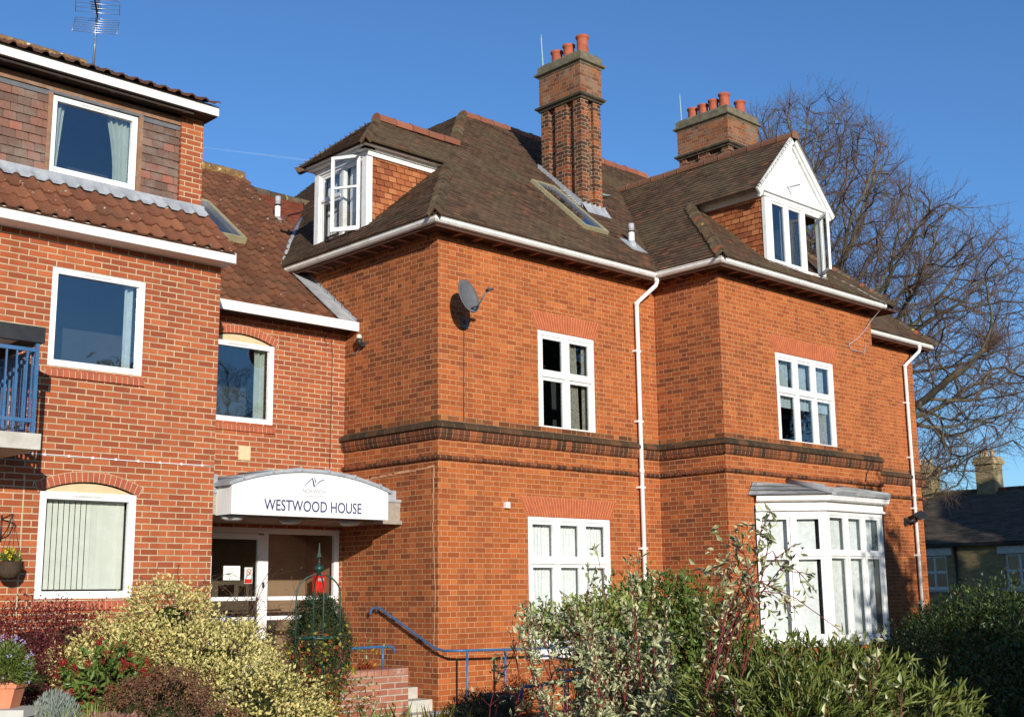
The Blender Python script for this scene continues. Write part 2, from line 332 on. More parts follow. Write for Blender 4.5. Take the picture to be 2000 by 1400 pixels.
def clip(poly,axis,val,keep_greater):
    out=[]; n=len(poly)
    for i in range(n):
        a=poly[i]; b=poly[(i+1)%n]; ina=(a[axis]>=val-1e-9) if keep_greater else (a[axis]<=val+1e-9); inb=(b[axis]>=val-1e-9) if keep_greater else (b[axis]<=val+1e-9)
        if ina: out.append(a)
        if ina!=inb:
            t=(val-a[axis])/(b[axis]-a[axis]); out.append((a[0]+(b[0]-a[0])*t,a[1]+(b[1]-a[1])*t))
    return out
def frame_of(P3):
    n=Vector((0,0,0)); 
    for i in range(len(P3)): n+=P3[i].cross(P3[(i+1)%len(P3)])
    n.normalize()
    return n
def tiles(mb,pts,out,wd=.165,ex=.10,th=.014,jit=.006,skip=None,jw=.0,gap=.0015):
    "plain tiles over convex polygon pts (3D), outward hint out"
    P=[Vector(p) for p in pts]; n=(P[1]-P[0]).cross(P[2]-P[0]).normalized()
    if n.dot(Vector(out))<0: n=-n
    h=Vector((n.x,n.y,0)); T=Vector((-n.y,n.x,0)).normalized(); S=n.cross(T); 
    if S.z<0: S=-S
    o=P[0]; q=[((p-o).dot(T),(p-o).dot(S)) for p in P]
    v0=min(a[1] for a in q); v1=max(a[1] for a in q); k=0; v=v0
    mb.poly([p-n*.01 for p in P] if (P[1]-P[0]).cross(P[2]-P[0]).dot(n)>0 else [p-n*.01 for p in P][::-1],rnd=.3)
    while v<v1:
        s_=clip(clip(q,1,v,True),1,min(v+ex,v1),False)
        if len(s_)>2:
            u0=min(a[0] for a in s_); u1=max(a[0] for a in s_)
            st=math.floor(u0/wd)*wd+(wd/2 if k%2 else 0)-wd; u=st; wav=0
            while u<u1:
                c=clip(clip(s_,0,u+gap,True),0,u+wd-gap,False)
                if len(c)>2:
                    j=random.uniform(0,jit)+ (.022 if abs(n.z)>.2 else .004)*(.5+pnoise(Vector((u*.75,v*.9,o.x)))); tl=random.uniform(-1,1)*jit*.6
                    lift=lambda a:(th*(1-(a[1]-v)/ex)+j+tl*((a[0]-u)/wd-.5)+.001)
                    top=[o+T*a[0]+S*(a[1]-(jw*random.random() if a[1]<v+1e-6 else 0))+n*lift(a) for a in c]
                    if (top[1]-top[0]).cross(top[2]-top[0]).dot(n)<0: top=top[::-1]; 
                    rn=random.random(); mb.poly(top,rnd=rn)
                    low=sorted([a for a in c if a[1]<v+1e-6])
                    if len(low)>=2:
                        a,b=low[0],low[-1]
                        A,B=o+T*a[0]+S*a[1],o+T*b[0]+S*b[1]
                        mb.poly([A,B,B+n*lift(b),A+n*lift(a)],rnd=rn*.5)
                u+=wd
        v+=ex; k+=1
    return n
def inpoly(x,y,P):
    c=False; j=len(P)-1
    for i in range(len(P)):
        if (P[i][1]>y)!=(P[j][1]>y) and x<(P[j][0]-P[i][0])*(y-P[i][1])/(P[j][1]-P[i][1])+P[i][0]: c=not c
        j=i
    return c
def pantiles(mb,polyXY,y0,z0,k,per=.2,row=.33,amp=.035,pts=8):
    "corrugated tiles on plane z=z0+k(Y-y0), polygon in plan"
    L=math.sqrt(1+k*k); S=Vector((0,1/L,k/L)); n=Vector((0,-k/L,1/L)); x0=min(p[0] for p in polyXY); x1=max(p[0] for p in polyXY)
    ya=min(p[1] for p in polyXY); yb=max(p[1] for p in polyXY); sv=(ya-y0)*L; ev=(yb-y0)*L
    du=per/pts; r=0; v=sv
    mb.poly([Vector((x,y,z0+k*(y-y0)))-n*.012 for x,y in polyXY],rnd=.1)
    while v<ev:
        ve=min(v+row,ev+.001); nu=int((x1-x0)/du)+1
        jl=[random.uniform(-.006,.006) for _ in range(nu//pts+3)]; rr=[random.random() for _ in range(nu//pts+3)]
        def P(i,vv,extra=0):
            u=x0+i*du; ph=(i%pts)/pts; t=i//pts
            prof=amp*(max(0,math.cos(2*math.pi*ph))**.8) if True else 0
            lift=.022*(1-(vv-v)/row)+jl[t]*.5
            return Vector((u,y0,z0))+S*(vv+(jl[t] if vv==v else 0))+n*(prof+lift+extra)
        for i in range(nu):
            xc=x0+(i+.5)*du; yc=y0+(v+ve)/2/L
            if not inpoly(xc,yc,polyXY): continue
            mb.poly([P(i,v),P(i+1,v),P(i+1,ve),P(i,ve)],rnd=rr[i//pts],smooth=False)
            mb.poly([P(i,v,-.02),P(i+1,v,-.02),P(i+1,v),P(i,v)],rnd=rr[i//pts]*.4)
        v+=row
def ridge(mb,a,b,r=.11,seg=.33,n=7,lift=.0,flare=.012,jit=.006,down=.5):
    a,b=Vector(a),Vector(b); L=(b-a).length; d=(b-a)/L; k=max(1,round(L/seg)); s=L/k
    side=d.cross(Vector((0,0,1))).normalized(); up=side.cross(d)
    for i in range(k):
        p=a+d*(i*s); q=p+d*(s+.02); rn=random.random(); rings=[]; jz=random.uniform(-jit,jit)
        for c,rr in ((p,r+flare),(p+d*.03,r),(q,r)):
            rings.append([c+side*(rr*math.cos(t))*1.05+up*(rr*math.sin(t)-down*r+lift+jz) for t in [math.pi*(-.12+1.24*m/n) for m in range(n+1)]])
        mb.loft(rings,closed=True,cap=True,smooth=False,rnd=rn)
def bonnets(mb,a,b,step=.10,w=.115,h=.042):
    "stack of rounded hip tiles from the eaves a up to b"
    a,b=Vector(a),Vector(b); L=(b-a).length; d=(b-a)/L; k=int(L/step); side=d.cross(Vector((0,0,1))).normalized(); up=side.cross(d)
    for i in range(k):
        j=random.uniform(-.008,.008); c=a+d*(i*step)+side*j; rn=random.random()
        def ring(c,rr,hh): return [c+side*(rr*x)+up*(hh*(1-x*x)-.045*abs(x)+y) for x,y in ((-1,-.02),(-.6,0),(-.2,0),(.2,0),(.6,0),(1,-.02),(.8,-.075),(0,-.03),(-.8,-.075))]
        mb.loft([ring(c+up*(.035+j)-d*.05,w*random.uniform(.9,1.08),h),ring(c+up*.005-d*.03,w*.93,h),ring(c-up*.02+d*step*1.2,w*.8,h*.7)],smooth=False,rnd=rn)

def wall(mb,p0,p1,z0,z1,holes=(),mi=0,reveal=.10,rmi=0):
    "vertical wall p0->p1 (outward normal to the right of travel); holes (u0,u1,z0,z1[,rise])"
    p0=Vector((p0[0],p0[1],0)); p1=Vector((p1[0],p1[1],0)); L=(p1-p0).length; T=(p1-p0)/L; N=Vector((T.y,-T.x,0))
    us=sorted(set([0,L]+[h[0] for h in holes]+[h[1] for h in holes])); zs=sorted(set([z0,z1]+[h[2] for h in holes]+[h[3]+(h[4] if len(h)>4 else 0) for h in holes]))
    pt=lambda u,z,d=0:p0+T*u+Vector((0,0,z))-N*d
    for i in range(len(us)-1):
        for j in range(len(zs)-1):
            uc,zc=(us[i]+us[i+1])/2,(zs[j]+zs[j+1])/2
            if any(h[0]<uc<h[1] and h[2]<zc<h[3]+(h[4] if len(h)>4 else 0) for h in holes): continue
            mb.poly([pt(us[i],zs[j]),pt(us[i+1],zs[j]),pt(us[i+1],zs[j+1]),pt(us[i],zs[j+1])],mi=mi)
    for h in holes:
        a,b,c,d=h[:4]; rise=h[4] if len(h)>4 else 0
        mb.poly([pt(a,c),pt(a,d),pt(a,d,reveal),pt(a,c,reveal)],mi=rmi); mb.poly([pt(b,c),pt(b,c,reveal),pt(b,d,reveal),pt(b,d)],mi=rmi)
        mb.poly([pt(a,c),pt(a,c,reveal),pt(b,c,reveal),pt(b,c)],mi=rmi)
        if not rise: mb.poly([pt(a,d),pt(b,d),pt(b,d,reveal),pt(a,d,reveal)],mi=rmi)
        else:
            w_=b-a; rad=(w_*w_/4+rise*rise)/(2*rise); K=14; arc=[]
            for k in range(K+1):
                x=-w_/2+w_*k/K; arc.append((a+w_/2+x,d+math.sqrt(rad*rad-x*x)-(rad-rise)))
            for (u0,y0),(u1,y1) in zip(arc,arc[1:]):
                mb.poly([pt(u0,y0),pt(u1,y1),pt(u1,d+rise),pt(u0,d+rise)],mi=mi); mb.poly([pt(u0,y0),pt(u0,y0,reveal),pt(u1,y1,reveal),pt(u1,y1)],mi=rmi)
    return p0,T,N

class LF:
    "local frame on a wall: u along, z up, d outwards"
    def __init__(s,o,T,N): s.o=Vector(o); s.T=Vector(T).normalized(); s.N=Vector(N).normalized()
    def p(s,u,z,d=0): return s.o+s.T*u+Vector((0,0,z))+s.N*d
    def box(s,mb,u0,u1,z0,z1,d0,d1,rnd=None,mi=0):
        mb.obox(s.p(u0,z0,d0),s.T*(u1-u0),Vector((0,0,z1-z0)),s.N*(d1-d0),rnd,mi)

def drape(mb,F,u0,u1,z0,z1,d,amp=.025,per=.09,gather=None,nz=8):
    "hanging folded cloth; gather(t)->(u0,u1) narrows it with height t in 0..1 from the top"
    n=max(8,int((u1-u0)/per*6)); rows=[]
    ph=random.random()*6
    for j in range(nz+1):
        t=j/nz; a,b=(gather(t) if gather else (u0,u1)); z=z1-(z1-z0)*t
        rows.append([F.p(a+(b-a)*i/n,z,d+amp*math.sin(i*2*math.pi*(u1-u0)/per/n+ph+.6*math.sin(i*.31))+.3*amp*math.sin(i*.9+ph)) for i in range(n+1)])
    mb.loft(rows,closed=False,smooth=True)
def window(par,F,u0,u1,z0,z1,cols,rows,mat=None,fw=.055,sw=.04,mull=.05,dep=-.06,sash=True,content=None,room=m_room,glass=None,sill=True,vent=False,rdepth=.9,pname='window',pad=.4):
    """framed window filling u0..u1,z0..z1 in frame F. cols: relative widths; rows: relative heights bottom->top"""
    mat=mat or m_white; mb=MB(); W=u1-u0; H=z1-z0
    cw=[c/sum(cols) for c in cols]; rh=[c/sum(rows) for c in rows]
    F.box(mb,u0,u0+fw,z0,z1,dep-.05,dep+.02); F.box(mb,u1-fw,u1,z0,z1,dep-.05,dep+.02)
    F.box(mb,u0+fw,u1-fw,z0,z0+fw,dep-.05,dep+.021); F.box(mb,u0+fw,u1-fw,z1-fw,z1,dep-.05,dep+.021)
    iu0,iu1,iz0,iz1=u0+fw,u1-fw,z0+fw,z1-fw; gw=(iu1-iu0); gh=(iz1-iz0)
    U=[iu0]; Z=[iz0]
    for c in cw: U.append(U[-1]+gw*c)
    for c in rh: Z.append(Z[-1]+gh*c)
    for u in U[1:-1]: F.box(mb,u-mull/2,u+mull/2,iz0,iz1,dep-.045,dep+.028)
    for z in Z[1:-1]: F.box(mb,iu0,iu1,z-mull/2,z+mull/2,dep-.045,dep+.032)
    if sill: F.box(mb,u0-.02,u1+.02,z0-.035,z0-.001,dep-.05,dep+.085)
    wo=mb.build(pname,mat,par); panes=MB(); sm=MB()
    for i in range(len(U)-1):
        for j in range(len(Z)-1):
            a,b,c,d=U[i],U[i+1],Z[j],Z[j+1]
            a+= (mull/2 if i else 0); b-=(mull/2 if i<len(U)-2 else 0); c+=(mull/2 if j else 0); d-=(mull/2 if j<len(Z)-2 else 0)
            if sash:
                F.box(sm,a,a+sw,c,d,dep-.03,dep+.008); F.box(sm,b-sw,b,c,d,dep-.03,dep+.008); F.box(sm,a+sw,b-sw,c,c+sw,dep-.03,dep+.007); F.box(sm,a+sw,b-sw,d-sw,d,dep-.03,dep+.007)
                a+=sw;b-=sw;c+=sw;d-=sw
            F.box(panes,a,b,c,d,dep-.018,dep-.012)
    if sash: sm.build('sash',mat,wo)
    panes.build('pane',glass or m_glass,wo)
    if vent:
        vb=MB(); F.box(vb,u0+W*.33,u0+W*.62,z1-fw*.62,z1-fw*.36,dep+.022,dep+.03); vb.build('trickle_vent',m_lamp,wo)
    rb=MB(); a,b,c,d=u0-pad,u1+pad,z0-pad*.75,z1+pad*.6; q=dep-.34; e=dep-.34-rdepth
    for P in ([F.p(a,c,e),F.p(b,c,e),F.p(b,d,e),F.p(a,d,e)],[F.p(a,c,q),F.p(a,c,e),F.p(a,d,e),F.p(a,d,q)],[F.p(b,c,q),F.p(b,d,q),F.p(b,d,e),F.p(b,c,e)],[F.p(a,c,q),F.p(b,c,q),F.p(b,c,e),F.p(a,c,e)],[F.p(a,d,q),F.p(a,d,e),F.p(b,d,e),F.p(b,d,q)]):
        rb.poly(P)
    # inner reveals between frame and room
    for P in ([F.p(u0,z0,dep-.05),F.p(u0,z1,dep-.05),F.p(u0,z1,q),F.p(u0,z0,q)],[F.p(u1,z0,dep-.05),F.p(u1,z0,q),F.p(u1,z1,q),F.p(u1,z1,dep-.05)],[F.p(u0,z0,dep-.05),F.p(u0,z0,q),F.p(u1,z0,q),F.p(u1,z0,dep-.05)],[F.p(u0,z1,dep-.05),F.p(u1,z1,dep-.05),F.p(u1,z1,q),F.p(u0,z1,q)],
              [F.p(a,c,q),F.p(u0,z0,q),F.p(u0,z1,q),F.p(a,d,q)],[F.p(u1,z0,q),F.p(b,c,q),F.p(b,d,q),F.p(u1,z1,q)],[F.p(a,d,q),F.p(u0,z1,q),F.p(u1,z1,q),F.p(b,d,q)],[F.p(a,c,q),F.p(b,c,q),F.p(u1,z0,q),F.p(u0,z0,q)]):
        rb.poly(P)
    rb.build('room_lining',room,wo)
    if content: content(wo,F,u0+fw,u1-fw,z0+fw,z1-fw,dep-.12)
    return wo
def c_net(wo,F,a,b,c,d,q,mat=None,k=1):
    mb=MB(); drape(mb,F,a-.03,b+.03,c-.02,d+.02,q,.012,.07); mb.build('curtain',mat or m_net,wo)
def c_side(sides,mat):
    def fn(wo,F,a,b,c,d,q):
        W=b-a
        for s,wd in sides:
            mb=MB()
            if s=='L': drape(mb,F,a-.05,a+wd,c,d+.03,q,.03,.08,lambda t:(a-.05,a+wd*(1-.45*t)))
            elif s=='R': drape(mb,F,b-wd,b+.05,c,d+.03,q,.03,.08,lambda t:(b-wd*(1-.4*math.sin(min(1,t*1.1)*math.pi/2)),b+.02))
            else: drape(mb,F,b-wd,b+.0,c,d+.03,q,.03,.08)
            mb.build('curtain',mat,wo)
    return fn
def c_blind(wo,F,a,b,c,d,q):
    n=15
    for k in range(n):
        u=a+(b-a)*(k+.5)/n; mb=MB(); ang=R(12 if k<9 else 8+random.uniform(-8,8)); w2=.027 if k<9 else .036; tw=random.uniform(-.15,.15)
        cs,sn=math.cos(ang),math.sin(ang)
        mb.poly([F.p(u-w2*cs,c+.02,q-w2*sn),F.p(u+w2*cs,c+.02,q+w2*sn),F.p(u+w2*cs,d,q+w2*sn),F.p(u-w2*cs,d,q-w2*sn)]); mb.poly([F.p(u-w2*cs,c+.02,q-w2*sn-.003),F.p(u+w2*cs,c+.02,q+w2*sn-.003),F.p(u+w2*cs,d,q+w2*sn-.003),F.p(u-w2*cs,d,q-w2*sn-.003)])
        mb.build('blind_slat',m_blind,wo)
    mb=MB(); F.box(mb,a,b,d-.01,d+.03,q-.03,q+.03); mb.build('blind_rail',m_upvc,wo)
def c_vblind(wo,F,a,b,c,d,q):
    n=max(6,int((b-a)/.085)); mb=MB()
    for k in range(n):
        u=a+(b-a-.09)*(k+.5)/n; F.box(mb,u-.041,u+.041,c+.01,d-.02,q-.002,q+.002)
    mb.build('vertical_blind',m_net,wo)

exec_later=[]
# ============================================================= GROUND
gm=NT('garden_ground'); gc=gm.mix(gm.mr(gm.noise(.6,5),.4,.6),(.045,.05,.02),(.09,.07,.045)); gm.bump(gm.noise(14,5),.8,.03); gm.fin(gc,.95,.1)
mb=MB(); mb.poly([(-400,-400,-.2),(400,-400,-.2),(400,400,-.2),(-400,400,-.2)]); tag(mb.build('ground',gm.m),kind='structure')

# ============================================================= MODERN BUILDING
mod=thing('modern_building','modern red brick block with pantiled roofs and white plastic windows, left of the entrance','building',(-5,1,0))
YN,YR,YU=.64,2.28,1.24
YW=1.18
def arch_ring(par,F,u0,u1,zs,rise,th=.115,n=19,prot=.006,mi=0):
    "segmental brick arch with mortar backing"
    w_=u1-u0; rad=(w_*w_/4+rise*rise)/(2*rise); cz=zs+rise-rad; cx=(u0+u1)/2; a0=math.asin((w_/2+.02)/(rad)); mb=MB(); bk=MB()
    for k in range(n):
        a=-a0+2*a0*(k+.07)/n; b=-a0+2*a0*(k+.93)/n
        q=[(cx+rr*math.sin(t),cz+rr*math.cos(t)) for rr,t in ((rad,a),(rad,b),(rad+th,b),(rad+th,a))]
        f=[F.p(u,z,prot) for u,z in q]; g=[F.p(u,z,-.02) for u,z in q]; rn=random.random()
        mb.poly(f,rnd=rn)
        for i in range(4): j=(i+1)%4; mb.poly([g[i],g[j],f[j],f[i]],rnd=rn)
    for k in range(24):
        a=-a0*1.01+2.02*a0*k/24; b=-a0*1.01+2.02*a0*(k+1)/24
        bk.poly([F.p(cx+rr*math.sin(t),cz+rr*math.cos(t),prot-.004) for rr,t in ((rad-.002,a),(rad-.002,b),(rad+th+.006,b),(rad+th+.006,a))])
    o=mb.build('brick_arch',m_archb,par); bk.build('mortar_bed',m_mort,o)
def tymp(par,F,u0,u1,zs,rise,dep=-.03):
    w_=u1-u0; rad=(w_*w_/4+rise*rise)/(2*rise); pts=[]; 
    for k in range(17):
        x=-w_/2+w_*k/16; pts.append((u0+w_/2+x,zs-.02+math.sqrt(max(0,rad*rad-x*x))-(rad-rise)))
    mb=MB(); mb.poly([F.p(u,z,dep) for u,z in [(u0,zs-.03),(u1,zs-.03)]+pts[::-1]]); mb.build('arch_panel',m_cream,par)
def brick_sill(par,F,u0,u1,z,n=None):
    n=n or round((u1-u0)/.075); mb=MB(); w_=(u1-u0)/n; bk=MB()
    for k in range(n):
        a=u0+k*w_+.005; b=u0+(k+1)*w_-.005; j=random.uniform(-.002,.002); rn=random.random()
        prof=[(-.02,z),(.028+j,z-.045),(.03+j,z-.12),(0.0,z-.125),(-.02,z-.125)]
        mb.loft([[F.p(u,zz,d) for d,zz in prof] for u in (a,b)],smooth=False,rnd=rn)
    bk.loft([[F.p(u,zz,d) for d,zz in [(-.02,z-.004),(.022,z-.049),(.024,z-.118),(-.02,z-.12)]] for u in (u0,u1)],smooth=False)
    o=mb.build('brick_sill',m_archb,par); bk.build('mortar_bed',m_mort,o)
# walls
mb=MB()
hf=[(5.56,6.75,4.21,5.40),(5.57,6.76,1.52,2.74,.13)]      # u from X=-11
wall(mb,(-11,YN),(-3.2,YN),-.2,5.86,hf)
wall(mb,(-3.2,YN),(-3.2,YR),-.2,5.86); 
wall(mb,(-3.23,YU-.01),(-3.23,7.5),5.8,8.05)
mb.build('front_wall',m_new,mod)
mb=MB(); hr=[(.71,1.90,4.02,5.21,.13),(.70,3.16,.40,2.50)]
wall(mb,(-3.2,YR),(0.02,YR),-.2,5.75,hr); mb.build('entrance_wall',m_new,mod)
FN=LF((-11,YN,0),(1,0,0),(0,-1,0)); FR=LF((-3.2,YR,0),(1,0,0),(0,-1,0))
window(mod,FN,5.56,6.75,4.21,5.40,[1],[1],m_upvc,fw=.075,sash=False,dep=-.03,sill=False,vent=True,content=c_side([('RR',.13)],m_net))
brick_sill(mod,FN,5.53,6.78,4.20)
window(mod,FN,5.57,6.76,1.52,2.74,[1],[1],m_upvc,fw=.085,sash=False,dep=-.03,sill=False,vent=True,content=c_blind,glass=m_glassc)
tymp(mod,FN,5.57,6.76,2.74,.13); arch_ring(mod,FN,5.57,6.76,2.74,.13)
brick_sill(mod,FN,5.54,6.79,1.51)
window(mod,FR,.71,1.90,4.02,5.21,[1],[1],m_upvc,fw=.075,sash=False,dep=-.03,sill=False,vent=True,content=c_side([('RR',.2)],m_curt))
tymp(mod,FR,.71,1.90,5.21,.13); arch_ring(mod,FR,.71,1.90,5.21,.13); brick_sill(mod,FR,.68,1.93,4.01)
mb=MB(); FR.box(mb,1.33,1.53,3.47,3.67,-.02,.006); mb.build('vent_block',m_cream,mod)
# thin ledge of expansion joint and service cable on the front
mb=MB(); 
pts=[(-11+.0+x,YN-.012,3.155-.004*math.sin(x*3)) for x in np.linspace(4.9,7.78,16)]; mb.tube(pts,.006,6)
for x in np.arange(5.0,7.7,.29): mb.box((-11+x,YN-.02,3.14),(-11+x+.02,YN-.001,3.17))
tag(mb.build('cable_run',m_upvc),'thin white cable clipped along the modern front wall just above the arched window','cable')
# lower pantile roof + fascia
mb=MB(); pantiles(mb,[(-11,.30),(-3.18,.30),(-3.18,1.17),(-11,1.17)],.34,5.935,.86); mb.build('lower_roof',m_pan,mod)
mb=MB(); mb.box((-11,.33,5.775),(-3.16,.36,5.925)); mb.box((-3.19,.36,5.775),(-3.16,.95,5.92)); mb.box((-11,.36,5.775),(-3.19,YN+.02,5.785)); mb.build('lower_fascia',m_fascia,mod)
mb=MB()
for i in range(60):   # wavy lead apron dressed over the top row of tiles
    a=-9+i*.1; 
    if a>-3.22: break
    ph=lambda x:.035*max(0,math.cos(2*math.pi*((x+11)/.2)))
    mb.loft([[(x,YW-.035,6.74),(x,YW-.05,6.69),(x,1.07,6.60+ph(x)+.01),(x,1.01,6.55+ph(x))] for x in np.linspace(a,a+.1,5)],closed=False,cap=False,smooth=True)
mb.build('lead_flashing',m_lead,mod)
# upper storey
FU=LF((-11,YU,0),(1,0,0),(0,-1,0))
mb=MB(); wall(mb,(-11,YU),(-3.56,YU),6.5,8.1,[(5.66,6.82,6.77,7.78)]); mb.build('upper_backing',m_darkwood,mod)
mb=MB()
for a,b in ((5.0-2.5,5.62),(6.86,7.42)):
    P=[FU.p(a,6.74,.03),FU.p(b,6.74,.03),FU.p(b,7.74,.03),FU.p(a,7.74,.03)]; tiles(mb,P,(0,-1,0),wd=.165,ex=.112,th=.016,jit=.008,gap=.004)
mb.build('tile_hanging',m_hungd,mod)
mb=MB(); FU.box(mb,2.5,5.64,7.74,7.80,.0,.055); FU.box(mb,6.84,7.42,7.74,7.80,.0,.055); FU.box(mb,5.6,6.88,7.785,7.82,.0,.058); FU.box(mb,2.5,7.44,6.70,6.745,.0,.05); mb.build('lead_strip',m_dlead,mod)
mb=MB(); FU.box(mb,5.6,5.655,6.75,7.784,.0,.062); FU.box(mb,6.825,6.88,6.75,7.784,.0,.062); FU.box(mb,2.5,7.44,7.821,7.93,.0,.045); mb.build('timber_boards',m_wood,mod)
window(mod,FU,5.66,6.82,6.77,7.78,[1],[1],m_upvc,fw=.07,sash=False,dep=.0,sill=False,vent=True,content=c_side([('L',.16),('R',.3)],m_curt))
mb=MB(); wall(mb,(-3.56,YW),(-3.23,YW),6.6,8.05); wall(mb,(-3.23,YW),(-3.23,YU+.3),6.6,8.05); wall(mb,(-3.56,YU),(-3.56,YW),6.6,8.05); mb.build('brick_pier',m_new,mod)
mb=MB(); mb.box((-11,.93,7.965),(-3.17,YU+.02,7.985)); mb.box((-11,.97,7.93),(-3.5,.99,7.965)); mb.build('upper_soffit',m_darkwood,mod)
mb=MB(); mb.box((-11,.905,7.975),(-3.16,.93,8.105)); mb.box((-3.19,.93,7.975),(-3.16,1.4,8.10)); mb.build('upper_fascia',m_fascia,mod)
mb=MB()
for x in (-6.05,-5.35,-4.65,-4.0,-3.62): mb.box((x,1.02,7.955),(x+.05,1.06,7.963))
mb.build('soffit_vent',m_alu,mod)
mb=MB(); pantiles(mb,[(-11,.86),(-3.17,.86),(-3.17,2.8),(-11,2.8)],.9,8.125,.42,amp=.04); mb.build('upper_roof',m_pand,mod)
mb=MB()
zr=8.125+.42*1.7
ridge(mb,(-10.5,2.6,zr+.08),(-4.40,2.6,zr+.08),r=.17,seg=.45)
mb.build('ridge_tiles',m_panl,mod)
# recessed roof
mb=MB(); pantiles(mb,[(-4.2,1.955),(.0,1.955),(0.0,3.62),(.95,5.0),(1.22,7.62),(-4.2,7.62)],2.17,5.80,.75); mb.build('entrance_roof',tilemat('pantiles_brown',[(0,(.13,.052,.027)),(.5,(.175,.070,.035)),(1,(.23,.095,.045))],moss=(.09,.055,.035),mossamt=.7,mscale=1.6,spots=[(13,(.5,.48,.44),.71),(9,(.40,.27,.06),.78)]),mod)
mb=MB(); ridge(mb,(-4.2,7.62,9.92),(1.2,7.62,9.92),r=.15,seg=.45); mb.build('entrance_roof_ridge',m_panl,mod)
mb=MB(); mb.box((-3.19,1.915,5.57),(.06,1.94,5.715)); mb.box((.035,1.94,5.57),(.06,2.0,5.71)); mb.build('entrance_fascia',m_fascia,mod)
mb=MB(); mb.box((-3.19,1.956,5.60),(.0,YR+.01,5.615)); mb.build('entrance_soffit',m_darkwood,mod)
# stepped lead along the old wall
mb=MB(); k=.75; y=1.98
while y<3.55:
    z=5.80+k*(y-2.17); mb.poly([(-.012,y,z+.02),(-.012,y+.2,z+.02+.15),(-.012,y+.2,z+.30),(-.012,y+.10,z+.19),(-.012,y-.02,z+.13)][::-1]); 
    mb.obox((-.30,y,z+.052),(.29,0,.0),(0,.2,.15),(0,-.01,.012)); y+=.2
mb.build('stepped_flashing',m_lead,mod)
mb=MB(); 
def zmod(y): return 5.80+.75*(y-2.17)
mb.tube([(-.1,3.45,zmod(3.45)+.07),(.0,3.62,zmod(3.62)+.07),(.5,4.3,zmod(4.3)+.06),(1.0,5.0,zmod(5)+.05)],[.07,.08,.08,.07],8); mb.build('valley_lead',m_lead,mod)
# roof window beside the gable
def skylight(par,corners,n,mat,fr=.05,th=.09,name='roof_window'):
    a,b,c,d=[Vector(p) for p in corners]; n=Vector(n).normalized(); mb=MB(); T=(b-a).normalized(); S=(d-a).normalized(); W=(b-a).length; H=(d-a).length
    for o,A,B in ((a,T*W,S*fr),(d-S*fr,T*W,S*fr),(a+S*fr,T*fr,S*(H-2*fr)),(b-T*fr+S*fr,T*fr,S*(H-2*fr))): mb.obox(o,A,B,n*th)
    o=mb.build(name,mat,par); mb=MB()
    q=fr+.03; mb.obox(a+T*q+S*q+n*.02,T*(W-2*q),S*(H-2*q),n*.01); 
    g=mb.build('pane',m_glass,o)
    mb=MB(); r2=fr-.004
    for oo,A,B in ((a+T*r2+S*r2,T*(W-2*r2),S*.035),(d+T*r2-S*(r2+.035),T*(W-2*r2),S*.035),(a+T*r2+S*(r2+.035),T*.035,S*(H-2*r2-.07)),(b-T*(r2+.035)+S*(r2+.035),T*.035,S*(H-2*r2-.07))): mb.obox(oo,A,B,n*(th*.85))
    mb.build('inner_frame',m_alu,o)
    mb=MB(); mb.obox(a+T*q+S*q+n*.003,T*(W-2*q),S*(H-2*q),n*.01); mb.build('blind',m_navy if False else m_room,o)
    return o
n_=(0,-.6,.8)
skylight(mod,[(-1.50,4.15,zmod(4.15)+.04),(-.74,4.15,zmod(4.15)+.04),(-.74,5.48,zmod(5.48)+.04),(-1.50,5.48,zmod(5.48)+.04)],n_,m_ochre,th=.12)
# glazed entrance screen and door
mb=MB()
FR2=LF((-3.2,YR,0),(1,0,0),(0,-1,0))
u0,u1=.70,3.16
for a,b in ((.70,.90),(1.82,1.90),(3.08,3.16)): FR2.box(mb,a,b,.42,2.50,-.1,-.03)
FR2.box(mb,.90,1.82,2.42,2.50,-.1,-.031); FR2.box(mb,1.90,3.08,2.42,2.50,-.1,-.031)
for z in (1.46,1.18,.42): FR2.box(mb,1.90,3.08,z,z+.055,-.1,-.031)
scr=mb.build('entrance_screen',m_upvc,mod)
mb=MB(); FR2.box(mb,1.90,3.08,1.515,2.42,-.07,-.06); FR2.box(mb,1.90,3.08,1.235,1.46,-.07,-.06); FR2.box(mb,1.90,3.08,.475,1.18,-.07,-.06); mb.build('pane',m_glassc,scr)
mb=MB()
for a,b in ((.905,.965),(1.72,1.815)): FR2.box(mb,a,b,.44,2.395,-.075,-.02)
for z,h in ((2.33,.085),(1.46,.055),(1.18,.05),(.44,.12)): FR2.box(mb,.965,1.72,z,z+h,-.075,-.021)
door=mb.build('door',m_upvc,mod)
mb=MB(); FR2.box(mb,.965,1.72,1.515,2.33,-.05,-.04); FR2.box(mb,.965,1.72,1.23,1.46,-.05,-.04); FR2.box(mb,.965,1.72,.56,1.18,-.05,-.04); mb.build('pane',m_glass,door)
mb=MB(); h=FR2.p(1.70,0,0); mb.tube([FR2.p(1.74,1.47,-.02),FR2.p(1.68,1.49,.05),FR2.p(1.66,1.45,.06),FR2.p(1.66,1.17,.06),FR2.p(1.68,1.13,.05),FR2.p(1.74,1.15,-.02)],.014,8); FR2.box(mb,1.80,1.83,1.64,1.72,-.03,.0); mb.build('handle',m_black,door)
